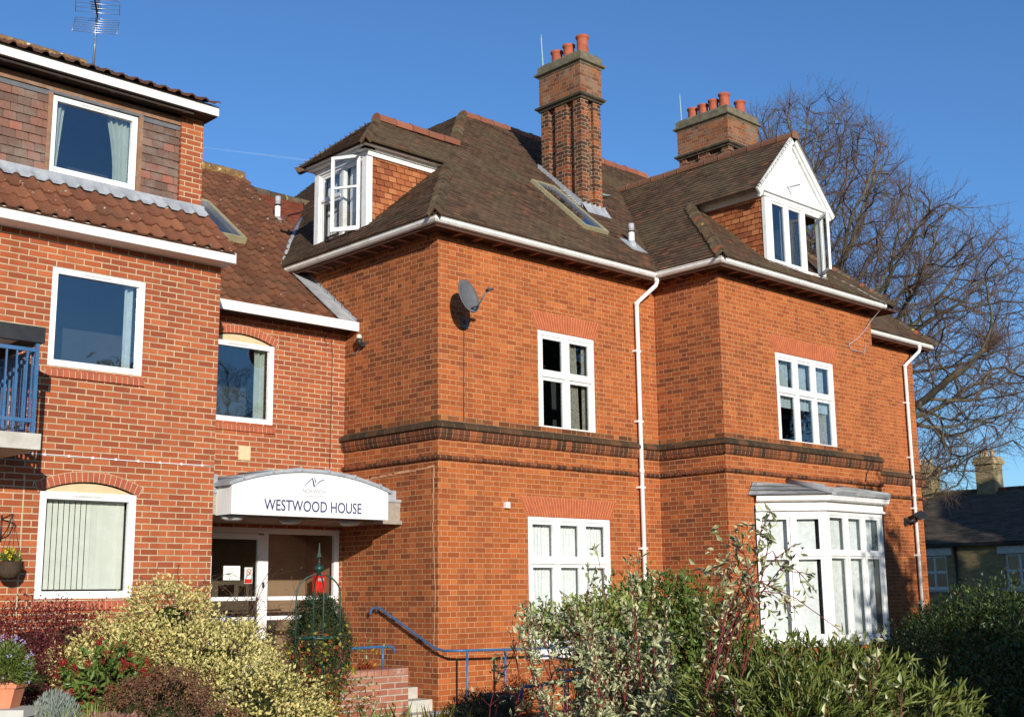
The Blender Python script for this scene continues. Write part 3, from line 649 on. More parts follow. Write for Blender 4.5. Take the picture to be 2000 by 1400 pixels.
# hall behind the glass
mb=MB(); 
for P in ([(-3.1,5.2,.4),(0.0-.03,5.2,.4),(-.03,5.2,2.6),(-3.1,5.2,2.6)],[(-3.1,2.42,.4),(-3.1,5.2,.4),(-3.1,5.2,2.6),(-3.1,2.42,2.6)],[(-.03,2.42,.4),(-.03,2.42,2.6),(-.03,5.2,2.6),(-.03,5.2,.4)],[(-3.1,2.42,2.6),(-3.1,5.2,2.6),(-.03,5.2,2.6),(-.03,2.42,2.6)],[(-3.1,2.3,.4),(-.03,2.3,.4),(-.03,5.2,.4),(-3.1,5.2,.4)]): mb.poly(P)
mb.build('hall_lining',m_hall,mod)
mb=MB(); wall(mb,(-2.05,3.2),(-.04,3.2),.4,2.6); mb.build('hall_partition',m_hall,mod)
mb=MB(); mb.box((-1.5,3.17,1.3),(-.5,3.19,1.32)); mb.box((-1.0,3.15,.4),(-.6,3.18,1.2)); mb.build('inner_door',m_darkwood,mod)

t_=thing('fire_post_box','small red metal box on the hall wall seen through the entrance glass','box',(-.35,2.9,1.5))
mb=MB(); mb.box((-.29,2.55,1.50),(-.10,2.64,1.86)); mb.build('body',m_red,t_)
mb=MB(); mb.box((-.25,2.543,1.74),(-.14,2.549,1.78)); mb.build('slot_plate',m_lgrey,t_)

def text(body,size,F,u,z,d,mat,parent,name,sx=1.0,ext=.002,align='CENTER',spacing=1.0):
    cu=bpy.data.curves.new('t','FONT'); cu.body=body; cu.size=size; cu.align_x=align; cu.extrude=ext; cu.space_character=spacing; cu.resolution_u=4; cu.offset=size*.005
    o=bpy.data.objects.new('t',cu); COL.objects.link(o); dg=bpy.context.evaluated_depsgraph_get(); me=bpy.data.meshes.new_from_object(o.evaluated_get(dg)); bpy.data.objects.remove(o)
    for v in me.vertices:
        c=v.co.copy(); v.co=F.p(u+c.x*sx,z+c.y,d+c.z)
    me.materials.clear(); me.materials.append(mat); ob=bpy.data.objects.new(name,me); COL.objects.link(ob)
    if parent: setpar(ob,parent)
    return ob
# notices on the door
t_=thing('paper_notice','white printed sheet taped inside the left door pane','notice',tuple(FR2.p(1.3,1.95,-.035)))
mb=MB(); FR2.box(mb,1.17,1.44,1.75,1.95,-.038,-.035); mb.build('sheet',m_paper,t_)
for i,s in enumerate(('IN CASE OF FIRE','please use the intercom to call','the office. Doors are locked','after dark. Thank you')):
    pass
mb=MB()
for i in range(7):
    l=random.uniform(.14,.22) if i else .15; FR2.box(mb,1.305-l/2,1.305+l/2,1.915-i*.023,1.922-i*.023,-.035,-.0345)
mb.build('printed_lines',m_lgrey,t_)
t_=thing('no_smoking_sign','white and red no smoking sign inside the left door pane beside the paper sheet','sign',tuple(FR2.p(1.55,1.9,-.035)))
mb=MB(); FR2.box(mb,1.515,1.645,1.70,1.93,-.038,-.035); mb.build('sheet',m_paper,t_)
mb=MB(); c=(1.58,1.865); 
for k in range(20):
    a,b=2*math.pi*k/20,2*math.pi*(k+1)/20
    mb.poly([FR2.p(c[0]+r_*math.cos(t),c[1]+r_*math.sin(t),-.0345) for r_,t in ((.038,a),(.048,a),(.048,b),(.038,b))])
mb.poly([FR2.p(c[0]-.033,c[1]+.027,-.0343),FR2.p(c[0]-.027,c[1]+.033,-.0343),FR2.p(c[0]+.033,c[1]-.027,-.0343),FR2.p(c[0]+.027,c[1]-.033,-.0343)])
FR2.box(mb,1.52,1.64,1.705,1.765,-.0348,-.0345); mb.build('red_markings',m_red,t_)
mb=MB(); FR2.box(mb,1.552,1.60,1.862,1.870,-.0347,-.0344); mb.build('cigarette',m_black,t_)

# ---------------- balcony at the left edge
bal=thing('balcony','concrete balcony with blue bar railing and black roof beam at the left edge','balcony',(-7,.1,3.1))
mb=MB(); mb.box((-9.5,-.5,3.07),(-5.93,YN-.002,3.24)); mb.build('slab',m_stone,bal)
mb=MB(); X=-6.0; Yf=-.44
def bar(mb,a,b,r): mb.tube([a,b],r,6)
mb.box((X-.03,Yf-.03,3.24),(X+.01,Yf+.01,4.22)); mb.box((X-.03,.56,3.24),(X+.01,.6,4.2)); mb.build('post',m_blue,bal)
mb=MB()
for z in (4.12,3.36): mb.box((-9.5,Yf-.022,z),(X-.031,Yf+.008,z+.04)); mb.box((X-.025,Yf+.011,z+.001),(X+.005,.56,z+.039))
mb.build('rail',m_blue,bal)
for i in range(5):
    mb=MB(); xx=X-.11-i*.11; mb.box((xx-.009,Yf-.016,3.28),(xx+.009,Yf+.002,4.119)); mb.build('baluster',m_blue,bal)
for i in range(9):
    mb=MB(); y=Yf+.1+i*.1; mb.box((X-.019,y-.009,3.28),(X-.001,y+.009,4.12)); mb.build('baluster',m_blue,bal)
mb=MB(); mb.box((-9.5,-.5,4.22),(-5.95,-.44,4.39)); mb.box((-5.99,-.44,4.22),(-5.95,YN-.002,4.38)); mb.build('roof_beam',m_black,bal)
mb=MB(); mb.box((-9.5,-.44,4.34),(-5.99,YN-.002,4.37)); mb.build('roof_panel',m_fascia,bal)

# ---------------- hanging basket
hb=thing('hanging_basket','wicker hanging basket of yellow pansies on a black wall bracket, left of the arched window','hanging basket',(-5.86,.36,1.8))
mb=MB(); mb.tube([(-5.85,YN-.01,2.15),(-5.85,YN-.01,2.45)],.01,6); mb.tube([(-5.85,YN-.01,2.40),(-5.85,.35,2.44),(-5.85,.30,2.42)],.009,6); mb.tube([(-5.85,YN-.01,2.18),(-5.85,.45,2.28),(-5.85,.36,2.42)],.007,6); mb.build('bracket',m_black,hb)
mb=MB()
for k in range(3): a=2.1*k; mb.tube([(-5.85,.33,2.42),(-5.85+.14*math.cos(a),.33+.14*math.sin(a),1.92)],.003,4)
mb.build('chain',m_black,hb)
mb=MB(); mb.lathe((-5.85,.33,0),[(.03,1.74),(.08,1.76),(.125,1.82),(.15,1.92),(.155,1.925),(.13,1.9),(.05,1.88)],20); mb.build('basket',plain('wicker',(.10,.07,.05),(.05,.035,.025),60,.9,.1,.6),hb)

# ---------------- entrance canopy
can=thing('entrance_canopy','white curved entrance canopy lettered with the house name','canopy',(-1.78,.85,2.6))
cx=-1.78; hw=1.255; yf=.47; zb=2.55
def arcz(x,h0=2.935,h1=3.145):
    rise=h1-h0; rad=(hw*hw+rise*rise)/(2*rise); return h1-rad+math.sqrt(rad*rad-(x-cx)**2)
mb=MB(); xs=list(np.linspace(cx-hw,cx+hw,21))
top=[(x,arcz(x)) for x in xs]
front=[(x,yf,z) for x,z in top]; mb.poly([(cx-hw,yf,zb),(cx+hw,yf,zb)]+front[::-1]); mb.poly([(cx-hw,yf,zb),(cx-hw,yf,arcz(cx-hw)),(cx-hw,.85,arcz(cx-hw)),(cx-hw,.85,zb)]); mb.poly([(cx+hw,yf,zb),(cx+hw,.85,zb),(cx+hw,.85,arcz(cx+hw)),(cx+hw,yf,arcz(cx+hw))])
fs=mb.build('sign_fascia',m_sign,can)
FC=LF((0,yf,0),(1,0,0),(0,-1,0))
text('WESTWOOD HOUSE',.205,FC,cx+.01,2.62,.003,m_navy,fs,'lettering',sx=.80,ext=.0015)
text('NORWICH',.088,FC,cx-.0,2.865,.003,m_lgrey,fs,'society_name',sx=.86,ext=.0015)
text('HOUSING SOCIETY',.04,FC,cx,2.815,.003,m_lgrey,fs,'society_subtitle',sx=.90,ext=.0015)
mb=MB()
def stroke(pts,w0=.003,w1=.009):
    for i,(p,q) in enumerate(zip(pts,pts[1:])):
        d=Vector((q[0]-p[0],q[1]-p[1])).normalized(); n=Vector((-d.y,d.x)); a=w0+(w1-w0)*math.sin(math.pi*i/len(pts)); b=w0+(w1-w0)*math.sin(math.pi*(i+1)/len(pts))
        mb.poly([FC.p(p[0]-n.x*a,p[1]-n.y*a,.004),FC.p(q[0]-n.x*b,q[1]-n.y*b,.004),FC.p(q[0]+n.x*b,q[1]+n.y*b,.004),FC.p(p[0]+n.x*a,p[1]+n.y*a,.004)])
lx=cx-.01
stroke([(lx-.17,2.945),(lx-.12,2.985),(lx-.07,3.03),(lx-.02,3.07)],.002,.005); stroke([(lx-.03,3.075),(lx-.01,3.03),(lx+.0,2.98),(lx+.02,2.955)],.006,.011)
stroke([(lx+.012,3.085),(lx+.02,3.05),(lx+.03,3.01)],.004,.008); stroke([(lx+.02,2.955),(lx+.06,3.0),(lx+.11,3.04),(lx+.17,3.055)],.002,.006)
mb.build('logo',m_navy,fs)
mb=MB(); e=.045
rg=[]
for x in np.linspace(cx-hw-.05,cx+hw+.05,25):
    z=arcz(min(max(x,cx-hw),cx+hw))-(.02 if abs(x-cx)>hw else 0)
    rg.append([(x,yf-.03,z+.0),(x,yf-.03,z+e),(x,2.27,z+e+.03),(x,2.27,z)])
mb.loft(rg,smooth=False); mb.build('curved_roof',m_lead,can)
mb=MB()
for x in np.linspace(cx-hw+.15,cx+hw-.15,6): 
    z=arcz(x)+e; mb.tube([(x,yf-.035,z-.03),(x,yf-.033,z+.008),(x,1.3,z+.02)],.012,6)
mb.build('lead_roll',m_lead,can)
mb=MB(); mb.box((-3.195,.852,2.56),(cx-hw+.001,.93,2.84)); mb.build('timber_beam',m_greywood,can); mb=MB(); mb.box((cx+hw,.852,2.56),(-.005,.93,2.84)); mb.box((cx+hw-.15,.80,2.52),(-.01,.851,2.575)); mb.build('timber_beam',m_greywood,can)
mb=MB(); mb.box((cx+hw+.0,.83,2.84),(-.003,2.27,2.88)); mb.box((cx+hw+.02,.95,2.88),(-.004,2.27,3.02)); mb.build('lead_side_gutter',m_lead,can); mb=MB(); mb.box((-3.195,.83,2.84),(cx-hw,2.27,3.08)); mb.build('lead_side_gutter',m_lead,can)
mb=MB(); mb.box((cx-hw+.01,yf+.01,2.553),(cx+hw-.01,.85,2.565)); mb.box((-3.19,.931,2.553),(-.012,2.27,2.565)); mb.build('soffit',m_wood,can)
for x,y in ((-2.85,.75),(-1.83,.95),(-.87,.9)):
    mb=MB(); mb.lathe((x,y,0),[(.16,2.553),(.16,2.535),(.15,2.525)],24); o=mb.build('ceiling_lamp',m_lgrey,can); mb=MB(); mb.lathe((x,y,0),[(.145,2.53),(.14,2.505),(.10,2.485),(.02,2.478)],24); mb.build('diffuser',m_lamp,o)
# ============================================================= OLD HOUSE
old=thing('old_house','large old orange brick house with hipped dark tiled roofs, white dormers and a bay window','building',(0,0,0))
ZT=6.80
mb=MB()
wall(mb,(0,0),(4.91,0),-.25,ZT,[(2.04,3.34,3.95,5.58),(1.77,3.62,.55,2.66)])
wall(mb,(4.91,-1.38),(9.75,-1.38),-.25,ZT,[(1.56,3.40,3.95,5.58),(.72,4.2,.72,2.9)])
wall(mb,(9.75,-1.38),(9.75,0),-.25,ZT)
wall(mb,(9.75,0),(13.87,0),-.25,ZT)
wall(mb,(13.87,0),(13.87,8.6),-.25,ZT)
mb.build('wall',m_old,old)
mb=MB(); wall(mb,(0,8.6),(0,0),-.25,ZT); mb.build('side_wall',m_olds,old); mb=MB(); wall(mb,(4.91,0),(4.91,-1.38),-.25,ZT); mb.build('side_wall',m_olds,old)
# string courses: moulded brick bands
path=[(0,8.0),(0,0),(4.91,0),(4.91,-1.38),(9.75,-1.38)]; path3=[(9.752,0),(13.87,0),(13.87,3)]
def bands(par,path,dz=0):
    for nm,prof in (('string_course',[(0.0,3.975),(.02,3.965),(.095,3.915),(.10,3.865),(.075,3.85),(0,3.85)]),
                 ('string_course',[(0,3.849),(.062,3.849),(.062,3.775),(0,3.775)]),
                 ('string_course',[(0,3.774),(.045,3.774),(.052,3.755),(.045,3.73),(.028,3.705),(0.0,3.69)]),
                 ('string_course',[(0,3.475),(.02,3.472),(.05,3.455),(.056,3.43),(.04,3.41),(.015,3.40),(0,3.40)])):
        mb=MB(); mb.sweep([(o+.001 if o>0 else -.01,z+dz) for o,z in prof],path); mb.build(nm,m_stringd if prof[0][1] in (3.975,) else m_string,par)
bands(old,path); bands(old,path3)
# sooty weathering course just above band
mb=MB(); mb.sweep([(-.01,4.05),(.004,4.05),(.004,3.974),(-.01,3.974)],path); mb.sweep([(-.01,4.05),(.004,4.05),(.004,3.974),(-.01,3.974)],path3)
mb.build('weathered_course',m_oldgrime,old)
# -------- eaves: gutter, fascia, soffit
OV=.38
gp=[(0,3.72),(0,0),(4.91,0),(4.91,-1.38),(9.60,-1.38)]
gp2=[(9.98-OV,.0),(13.87,0),(13.87,3)]
def eaves(par,gp,z=6.865):
    mb=MB(); mb.sweep([(OV-.085,z),(OV+.002,z),(OV+.004,z-.014),(OV-.008,z-.02),(OV-.004,z-.055),(OV-.03,z-.085),(OV-.06,z-.095),(OV-.086,z-.095)],gp); g=mb.build('gutter',m_gutter,par)
    mb=MB(); mb.sweep([(OV-.112,z-.02),(OV-.087,z-.02),(OV-.087,z-.135),(OV-.112,z-.135)],gp); mb.build('fascia_board',m_soffit,par)
    mb=MB(); mb.sweep([(-.0,z-.09),(OV-.113,z-.09),(OV-.113,z-.10),(0,z-.10)],gp); mb.build('soffit',m_soffit,par)
    P=[Vector(p) for p in gp]
    for i in range(len(P)-1):
        d=(P[i+1]-P[i]); L=d.length; d.normalize(); n=Vector((d.y,-d.x)); k=int(L/.4)
        for j in range(k):
            s=.25+j*.4
            if s>L-.1: break
            p=P[i]+d*s; 
            if gp is gp2 and i==0 and s<.2: continue
            mb=MB(); mb.obox((p.x,p.y,z-.131),(d.x*.05,d.y*.05,0),(n.x*(OV-.12),n.y*(OV-.12),.0),(0,0,.030)); mb.build('rafter_foot',m_rafter,par)
def setgp(): pass
eaves(old,gp); eaves(old,gp2)
# close the ends of wing 2 eaves
mb=MB(); mb.sweep([(-.01,6.75),(OV,6.75),(OV,6.77),(-.01,6.77)],[(9.62,-1.38),(9.75,-1.38),(9.75,0)]); mb.build('soffit',m_soffit,old)
mb=MB(); mb.sweep([(OV-.085,6.865),(OV+.002,6.865),(OV-.004,6.80),(OV-.03,6.78),(OV-.086,6.77)],[(9.60,-1.38),(9.74,-1.38)]); mb.build('gutter',m_gutter,old)

# -------- roofs
Z0=6.865; E_=-.40
def zf(y): return Z0+.9*(y-E_)       # main front
def zl(x): return Z0+.9*(x-E_)       # main left
def zo(y): return Z0+.75*(y-3.6)-.05
def z2(x): return Z0+1.05*(x-4.53)   # wing left
KF=.88
def z2f(y): return Z0+KF*(y+1.78)
mb=MB(); U=(0,-.6,.8)
V=lambda pts,fn: [(x,y,fn(x,y)) for x,y in pts]
F_=lambda x,y: zf(y)
tiles(mb,V([(E_,E_),(4.53,E_),(7.2,2.715),(4.15,4.15)],F_),U)
tiles(mb,V([(7.2,2.715),(9.72,2.715),(9.72,4.15),(4.15,4.15)],F_),U)
tiles(mb,V([(9.4,E_),(14.27,E_),(9.72,4.15)],F_),U)
main=mb.build('main_roof_front',m_tile,old)
mb=MB(); G_=lambda x,y: zl(x)
tiles(mb,V([(E_,E_),(4.15,4.15),(4.15,7.1),(2.45,7.1),(E_,3.65)],G_),(-.6,0,.8))
tiles(mb,V([(4.15,7.1),(4.15,8.9),(2.45,8.9),(2.45,7.1)],G_),(-.6,0,.8))
mb.build('main_roof_left',m_tile,old)
mb=MB(); mb.poly([(4.15,4.15,zf(4.15)),(9.72,4.15,zf(4.15)),(14.27,8.7,Z0),(4.15,8.7,Z0)]); mb.poly([(14.27,E_,Z0),(14.27,8.7,Z0),(9.72,4.15,zf(4.15))]); mb.build('main_roof_back',m_tile,old)
mb=MB(); tiles(mb,V([(E_,3.6),(2.53,7.1),(.9,7.1),(-.4,5.2)],lambda x,y: zo(y)),(0,-.6,.8),jit=.006); mb.build('rear_roof',m_tile2,old)
mb=MB(); ridge(mb,(.8,7.12,zo(7.12)+.02),(2.6,7.12,zo(7.12)+.02),r=.11); mb.build('rear_ridge',m_bonnet,old)
mb=MB(); mb.tube([(E_+.05,3.62,Z0+.0),(.6,4.82,zl(.6)+.03),(1.6,6.0,zl(1.6)+.03)],[.05,.05,.04],6); mb.build('valley_lead',m_lead,old)
# wing roof
mb=MB(); W_=lambda x,y: z2(x); XR=7.2; ye=-1.78+(6.07-4.53)*1.05/KF
tiles(mb,V([(4.53,-1.78),(6.07,ye),(6.07,1.38),(4.53,E_)],W_),(-.7,0,.7))
tiles(mb,V([(6.0,-1.56),(XR,-1.56),(XR,2.72),(6.0,1.30)],W_),(-.7,0,.7))
mb.build('wing_roof_left',m_tile,old)
mb=MB(); Wr=lambda x,y: z2(2*XR-x)
XE=2*XR-4.53
mb.poly(V([(XR,-1.56),(8.45,-1.56),(8.45,1.30),(XR,2.72)],Wr)); 
tiles(mb,V([(8.33,ye),(XE+.12,-1.78),(XE+.12,1.0),(8.33,1.38)],lambda x,y:Z0+ (XE+.12-x)*.98),(.7,0,.7)); mb.build('wing_roof_right',m_tile,old)
mb=MB(); tiles(mb,V([(4.53,-1.78),(XE+.12,-1.78),(8.33,ye),(6.07,ye)],lambda x,y:z2f(y)),(0,-.6,.8)); mb.build('wing_roof_front',m_tile,old)
mb=MB(); ridge(mb,(XR,-1.58,z2(XR)+.035),(XR,2.75,z2(XR)+.035),r=.10); mb.build('wing_ridge',m_ridgew,old)
mb=MB(); ridge(mb,(4.15,4.15,zf(4.15)+.03),(9.75,4.15,zf(4.15)+.03),r=.115,seg=.38); 
mb.build('ridge_tiles',m_ridge,old)
mb=MB(); bonnets(mb,(E_,E_,Z0+.05),(1.42,1.42,zf(1.42)+.05)); mb.build('hip_tiles',m_bonnet,old)
mb=MB(); bonnets(mb,(2.5,2.5,zf(2.5)+.05),(4.13,4.13,zf(4.13)+.05)); mb.build('hip_tiles',m_bonnet,old)
mb=MB(); bonnets(mb,(4.53,-1.78,Z0+.05),(6.07,ye,z2(6.07)+.05)); mb.build('hip_tiles',m_bonnet,old)
mb=MB(); bonnets(mb,(14.27,E_,Z0+.05),(9.75,4.13,zf(4.13)+.05)); mb.build('hip_tiles',m_bonnet,old)
mb=MB(); bonnets(mb,(XE+.12,-1.78,Z0+.05),(8.4,ye,z2(6.07)+.05)); mb.build('hip_tiles',m_bonnet,old)

# -------- flat gauged arches and sash-less windows
def gauged(par,F,u0,u1,z,h=.29,splay=.15,n=26):
    mb=MB(); bk=MB(); k=0
    for k in range(n):
        a,b=(k+.07)/n,(k+.93)/n; rn=random.random()
        q=[(u0+(u1-u0)*a,z),(u0+(u1-u0)*b,z),(u0-splay+(u1-u0+2*splay)*b,z+h),(u0-splay+(u1-u0+2*splay)*a,z+h)]
        f=[F.p(u,zz,.005) for u,zz in q]; g=[F.p(u,zz,-.01) for u,zz in q]; mb.poly(f,rnd=rn)
        for i in range(4): j=(i+1)%4; mb.poly([g[i],g[j],f[j],f[i]],rnd=rn)
    bk.poly([F.p(u0,z-.001,.003),F.p(u1,z-.001,.003),F.p(u1+splay,z+h+.003,.003),F.p(u0-splay,z+h+.003,.003)])
    o=mb.build('flat_arch',m_vous,par); bk.build('mortar_bed',m_mortp,o)
F1=LF((0,0,0),(1,0,0),(0,-1,0)); F2=LF((4.91,-1.38,0),(1,0,0),(0,-1,0)); FL=LF((0,0,0),(0,-1,0),(-1,0,0))
gauged(old,F1,2.02,3.36,5.585); gauged(old,F1,1.75,3.64,2.665,h=.29,splay=.16,n=34); gauged(old,F2,1.54,3.42,5.585,splay=.15,n=34)
def c_f1(wo,F,a,b,c,d,q):
    mb=MB(); drape(mb,F,b-.34,b-.05,c+.02,d+.02,q,.03,.07,lambda t:(b-.50+.1*t,b-.22+.06*t)); mb.build('curtain',m_floral,wo)
    mb=MB(); drape(mb,F,b-.1,b+.05,c+.02,d+.02,q,.02,.07); mb.build('curtain',m_floral,wo)
window(old,F1,2.04,3.34,3.95,5.58,[1,1],[1.15,.85],fw=.07,sw=.055,mull=.06,dep=-.03,sill=False,content=c_f1)
window(old,F1,1.77,3.62,.55,2.66,[1,1,1],[1.38,.62],fw=.06,sw=.055,mull=.06,dep=-.03,sill=False,content=lambda wo,F,a,b,c,d,q:c_net(wo,F,a,b,c,d,q),glass=m_glassc)
def c_f2(wo,F,a,b,c,d,q):
    mid=c+(d-c)*.57
    for i in range(3):
        x0=a+(b-a)*i/3; mb=MB(); F.box(mb,x0+.0,x0+(b-a)/3-.06,mid+.02,d,q-.004,q); mb.build('roller_blind',m_net,wo)
    mb=MB(); drape(mb,F,a,b,mid-.22,mid+.02,q+.02,.012,.12); mb.build('lace_pelmet',m_net,wo)
    mb=MB(); drape(mb,F,b-.42,b-.02,c,mid,q-.02,.03,.1); mb.build('curtain',m_floral,wo)
    mb=MB(); x=a+(b-a)*.5; mb.tube([F.p(x+.05,mid-.2,q+.03),F.p(x+.05,mid-.42,q+.03)],.003,4); mb.lathe(F.p(x+.05,mid-.24,q+.03),[(.005,-.02),(.022,0),(.005,.02)],8); mb.lathe(F.p(x+.05,mid-.5,q+.03),[(.004,-.08),(.011,-.06),(.011,.04),(.004,.06)],8); mb.build('hanging_charm',m_pot,wo)
window(old,F2,1.56,3.40,3.95,5.58,[1,1,1],[1.2,.8],fw=.07,sw=.05,mull=.06,dep=-.03,sill=False,content=c_f2)

# -------- bay window
bay=MB(); bz0,bz1=.68,2.80
bp=[(5.68,-1.38),(6.50,-2.20),(8.27,-2.20),(9.09,-1.38)]
for i in range(3):
    a,b=Vector(bp[i]),Vector(bp[i+1]); L=(b-a).length; T=(b-a)/L; N=Vector((T.y,-T.x)); FB=LF((a.x,a.y,0),(T.x,T.y,0),(N.x,N.y,0))
    window(old,FB,.0,L,bz0,bz1,[1,1] if i!=1 else [1,1,1],[1.36,.64],fw=.085 if i!=1 else .07,sw=.05 if i!=1 else .04,mull=.06,dep=-.03,content=c_vblind if i<2 else None,glass=m_glassc,rdepth=.25,sill=False,pname='bay_window',pad=.0)
def bsweep(name,prof,mat,smooth=False):
    mb=MB(); mb.sweep(prof,bp); return mb.build(name,mat,old)
bsweep('bay_fascia',[(-.1,2.80),(.015,2.80),(.015,2.98),(-.1,2.98)],m_white)
bsweep('bay_moulding',[(.016,2.80),(.045,2.80),(.05,2.825),(.03,2.84),(.016,2.845)],m_white)
bsweep('bay_gutter',[(.017,3.04),(.13,3.04),(.13,3.015),(.115,3.01),(.12,2.975),(.09,2.95),(.04,2.95),(.017,2.98)],m_gutter)
bsweep('bay_cill',[(-.12,.68),(.07,.675),(.07,.62),(-.12,.60)],m_stone)
mb=MB(); 
for i in range(3): wall(mb,bp[i],bp[i+1],-.25,.60)
mb.build('bay_wall',m_old,old)
# bay roof: overlapping grey stone-like tiles
mb=MB(); 
top=[(5.62,-1.385,3.27),(6.62,-1.385,3.30),(8.2,-1.385,3.26),(9.15,-1.385,3.17)]
low=[(5.50,-1.36,3.045),(6.46,-2.33,3.045),(8.31,-2.33,3.045),(9.27,-1.37,3.045)]
for i in range(3):
    A,B,C,D=map(Vector,(low[i],low[i+1],top[i+1],top[i])); nrm=(B-A).cross(D-A).normalized(); 
    mb.poly([A,B,C,D])
    for r_ in range(3):
        t0,t1=r_/3,(r_+1.25)/3; n=max(2,int((B-A).length/.5)); s_=random.random()*.5
        for c in range(-1,n):
            a=(c+s_*(1 if r_%2 else 1.7))/n; b=a+1/n; a=max(0,a); b=min(1,b)
            if b-a<.02: continue
            P=lambda s,t: A.lerp(B,s).lerp(D.lerp(C,s),min(1,t))
            j=random.uniform(0,.06); th=.03
            p=[P(a,t0)+nrm*(.045+j),P(b,t0)+nrm*(.045+j),P(b,t1)+nrm*(.012),P(a,t1)+nrm*.012]
            q=[P(a,t0)+nrm*(.0+j*.3),P(b,t0)+nrm*(.0+j*.3)]
            mb.poly(p); mb.poly([q[0],q[1],p[1],p[0]]); mb.poly([q[0],p[0],p[3]]); mb.poly([q[1],p[2],p[1]])
for i in (1,2):
    mb.tube([Vector(low[i])+Vector((0,0,.05)),Vector(top[i])+Vector((0,0,.05))],[.07,.05],6)
mb.build('bay_roof',tilemat('bay_slates',[(0,(.20,.21,.22)),(.5,(.32,.33,.34)),(1,(.46,.46,.46))],moss=(.17,.17,.14),mossamt=.5,mscale=4),old)
# -------- dormer on the left hip (faces left)
dz=8.56
mb=MB(); 
tiles(mb,[(-.24,1.48,dz),(1.48,1.48,dz),(2.42,2.42,dz+.846),(.70,2.42,dz+.846)],U)
tiles(mb,[(-.24,3.36,dz),(-.24,1.48,dz),(.70,2.42,dz+.846)],(-.6,0,.8))
mb.poly([(-.24,3.36,dz),(.70,2.42,dz+.846),(2.42,2.42,dz+.846),(1.48,3.36,dz)])
mb.build('dormer_roof',m_tile,old)
mb=MB(); ridge(mb,(.66,2.42,dz+.90),(2.45,2.42,dz+.90),r=.11,seg=.36); mb.build('dormer_ridge',m_ridge,old)
mb=MB(); bonnets(mb,(-.24,1.48,dz+.02),(.66,2.38,dz+.836),w=.09,h=.035); bonnets(mb,(-.24,3.36,dz+.02),(.66,2.46,dz+.836),w=.09,h=.035); mb.build('dormer_hips',m_bonnet,old)
mb=MB(); YC=1.76
tiles(mb,[(.09,YC,zl(.09)),(1.36,YC,zl(1.36)),(1.36,YC,8.42),(.09,YC,8.42)] if False else [(.09,YC,zl(.09)-.02),(1.40,YC,8.42),(.09,YC,8.42)],(0,-1,0),wd=.165,ex=.10,th=.018,jit=.008,gap=.004); mb.build('dormer_cheek',m_hung,old)
mb=MB(); tiles(mb,[(.09,3.15,zl(.09)-.02),(1.40,3.15,8.42),(.09,3.15,8.42)],(0,1,0),wd=.165,ex=.10); mb.build('dormer_cheek',m_hung,old)
mb=MB()   # mouldings + corner posts
mb.box((-.03,YC-.06,8.42),(1.42,YC,8.50)); mb.box((-.12,YC-.10,8.50),(1.5,YC,8.555)); 
mb.box((-.03,YC-.03,7.18),(.088,YC+.09,8.419)); mb.box((-.03,3.05,7.18),(.088,3.17,8.419))
mb.box((-.031,YC-.03,8.421),(.088,3.17,8.50)); mb.box((-.12,YC-.1,8.501),(.088,3.24,8.556)); mb.box((-.19,YC-.20,8.54),(-.12,3.32,8.562)); mb.box((-.12,YC-.2,8.54),(1.5,YC-.101,8.563))
mb.box((-.07,YC-.05,7.14),(.05,3.2,7.185)); mb.build('dormer_frame',m_white,old)
FD=LF((0.02,3.05,0),(0,-1,0),(-1,0,0))
wo=window(old,FD,0,.62,7.19,8.42,[1],[1.25,.75],fw=.04,sw=.045,mull=.035,dep=.0,sill=False,content=lambda wo,F,a,b,c,d,q:c_net(wo,F,a,b-.2,c,d,q),glass=m_glassc,pad=.02,rdepth=.3)
mb=MB(); FD.box(mb,.62,.67,7.19,8.42,-.05,.03)
FD.box(mb,1.16,1.20,7.19,8.42,-.05,.03); FD.box(mb,.67,1.16,7.19,7.23,-.05,.03); FD.box(mb,.67,1.16,8.38,8.419,-.05,.03); mb.build('open_frame',m_white,old)
# interior behind open light
mb=MB(); 
for P in ([(.9,1.9,7.1),(.9,3.1,7.1),(.9,3.1,8.6),(.9,1.9,8.6)],[(.1,1.84,7.1),(.9,1.84,7.1),(.9,1.84,8.5),(.1,1.84,8.5)]): mb.poly(P)
mb.build('dormer_lining',m_net,old)
mb=MB(); FI=LF((.12,2.35,0),(0,-1,0),(-1,0,0)); drape(mb,FI,0,.35,7.15,8.4,0,.02,.07); mb.build('curtain',m_net,old)
# casement swung out
ang=R(30); hinge=Vector((-.03,1.90,0)); dT=Vector((-math.sin(ang),math.cos(ang),0)); FCa=LF(hinge,dT,(-math.cos(ang),-math.sin(ang),0))
mb=MB(); cwid=.50
FCa.box(mb,0,.05,7.22,8.48,-.02,.02); FCa.box(mb,cwid-.05,cwid,7.22,8.48,-.02,.02)
for z,h in ((7.22,.07),(8.43,.05),(7.93,.035)): FCa.box(mb,.05,cwid-.05,z,z+h,-.019,.019)
ca=mb.build('open_casement',m_white,old); mb=MB(); FCa.box(mb,.05,cwid-.05,7.29,7.93,-.004,.004); FCa.box(mb,.05,cwid-.05,7.965,8.43,-.004,.004); mb.build('pane',m_glassc,ca)

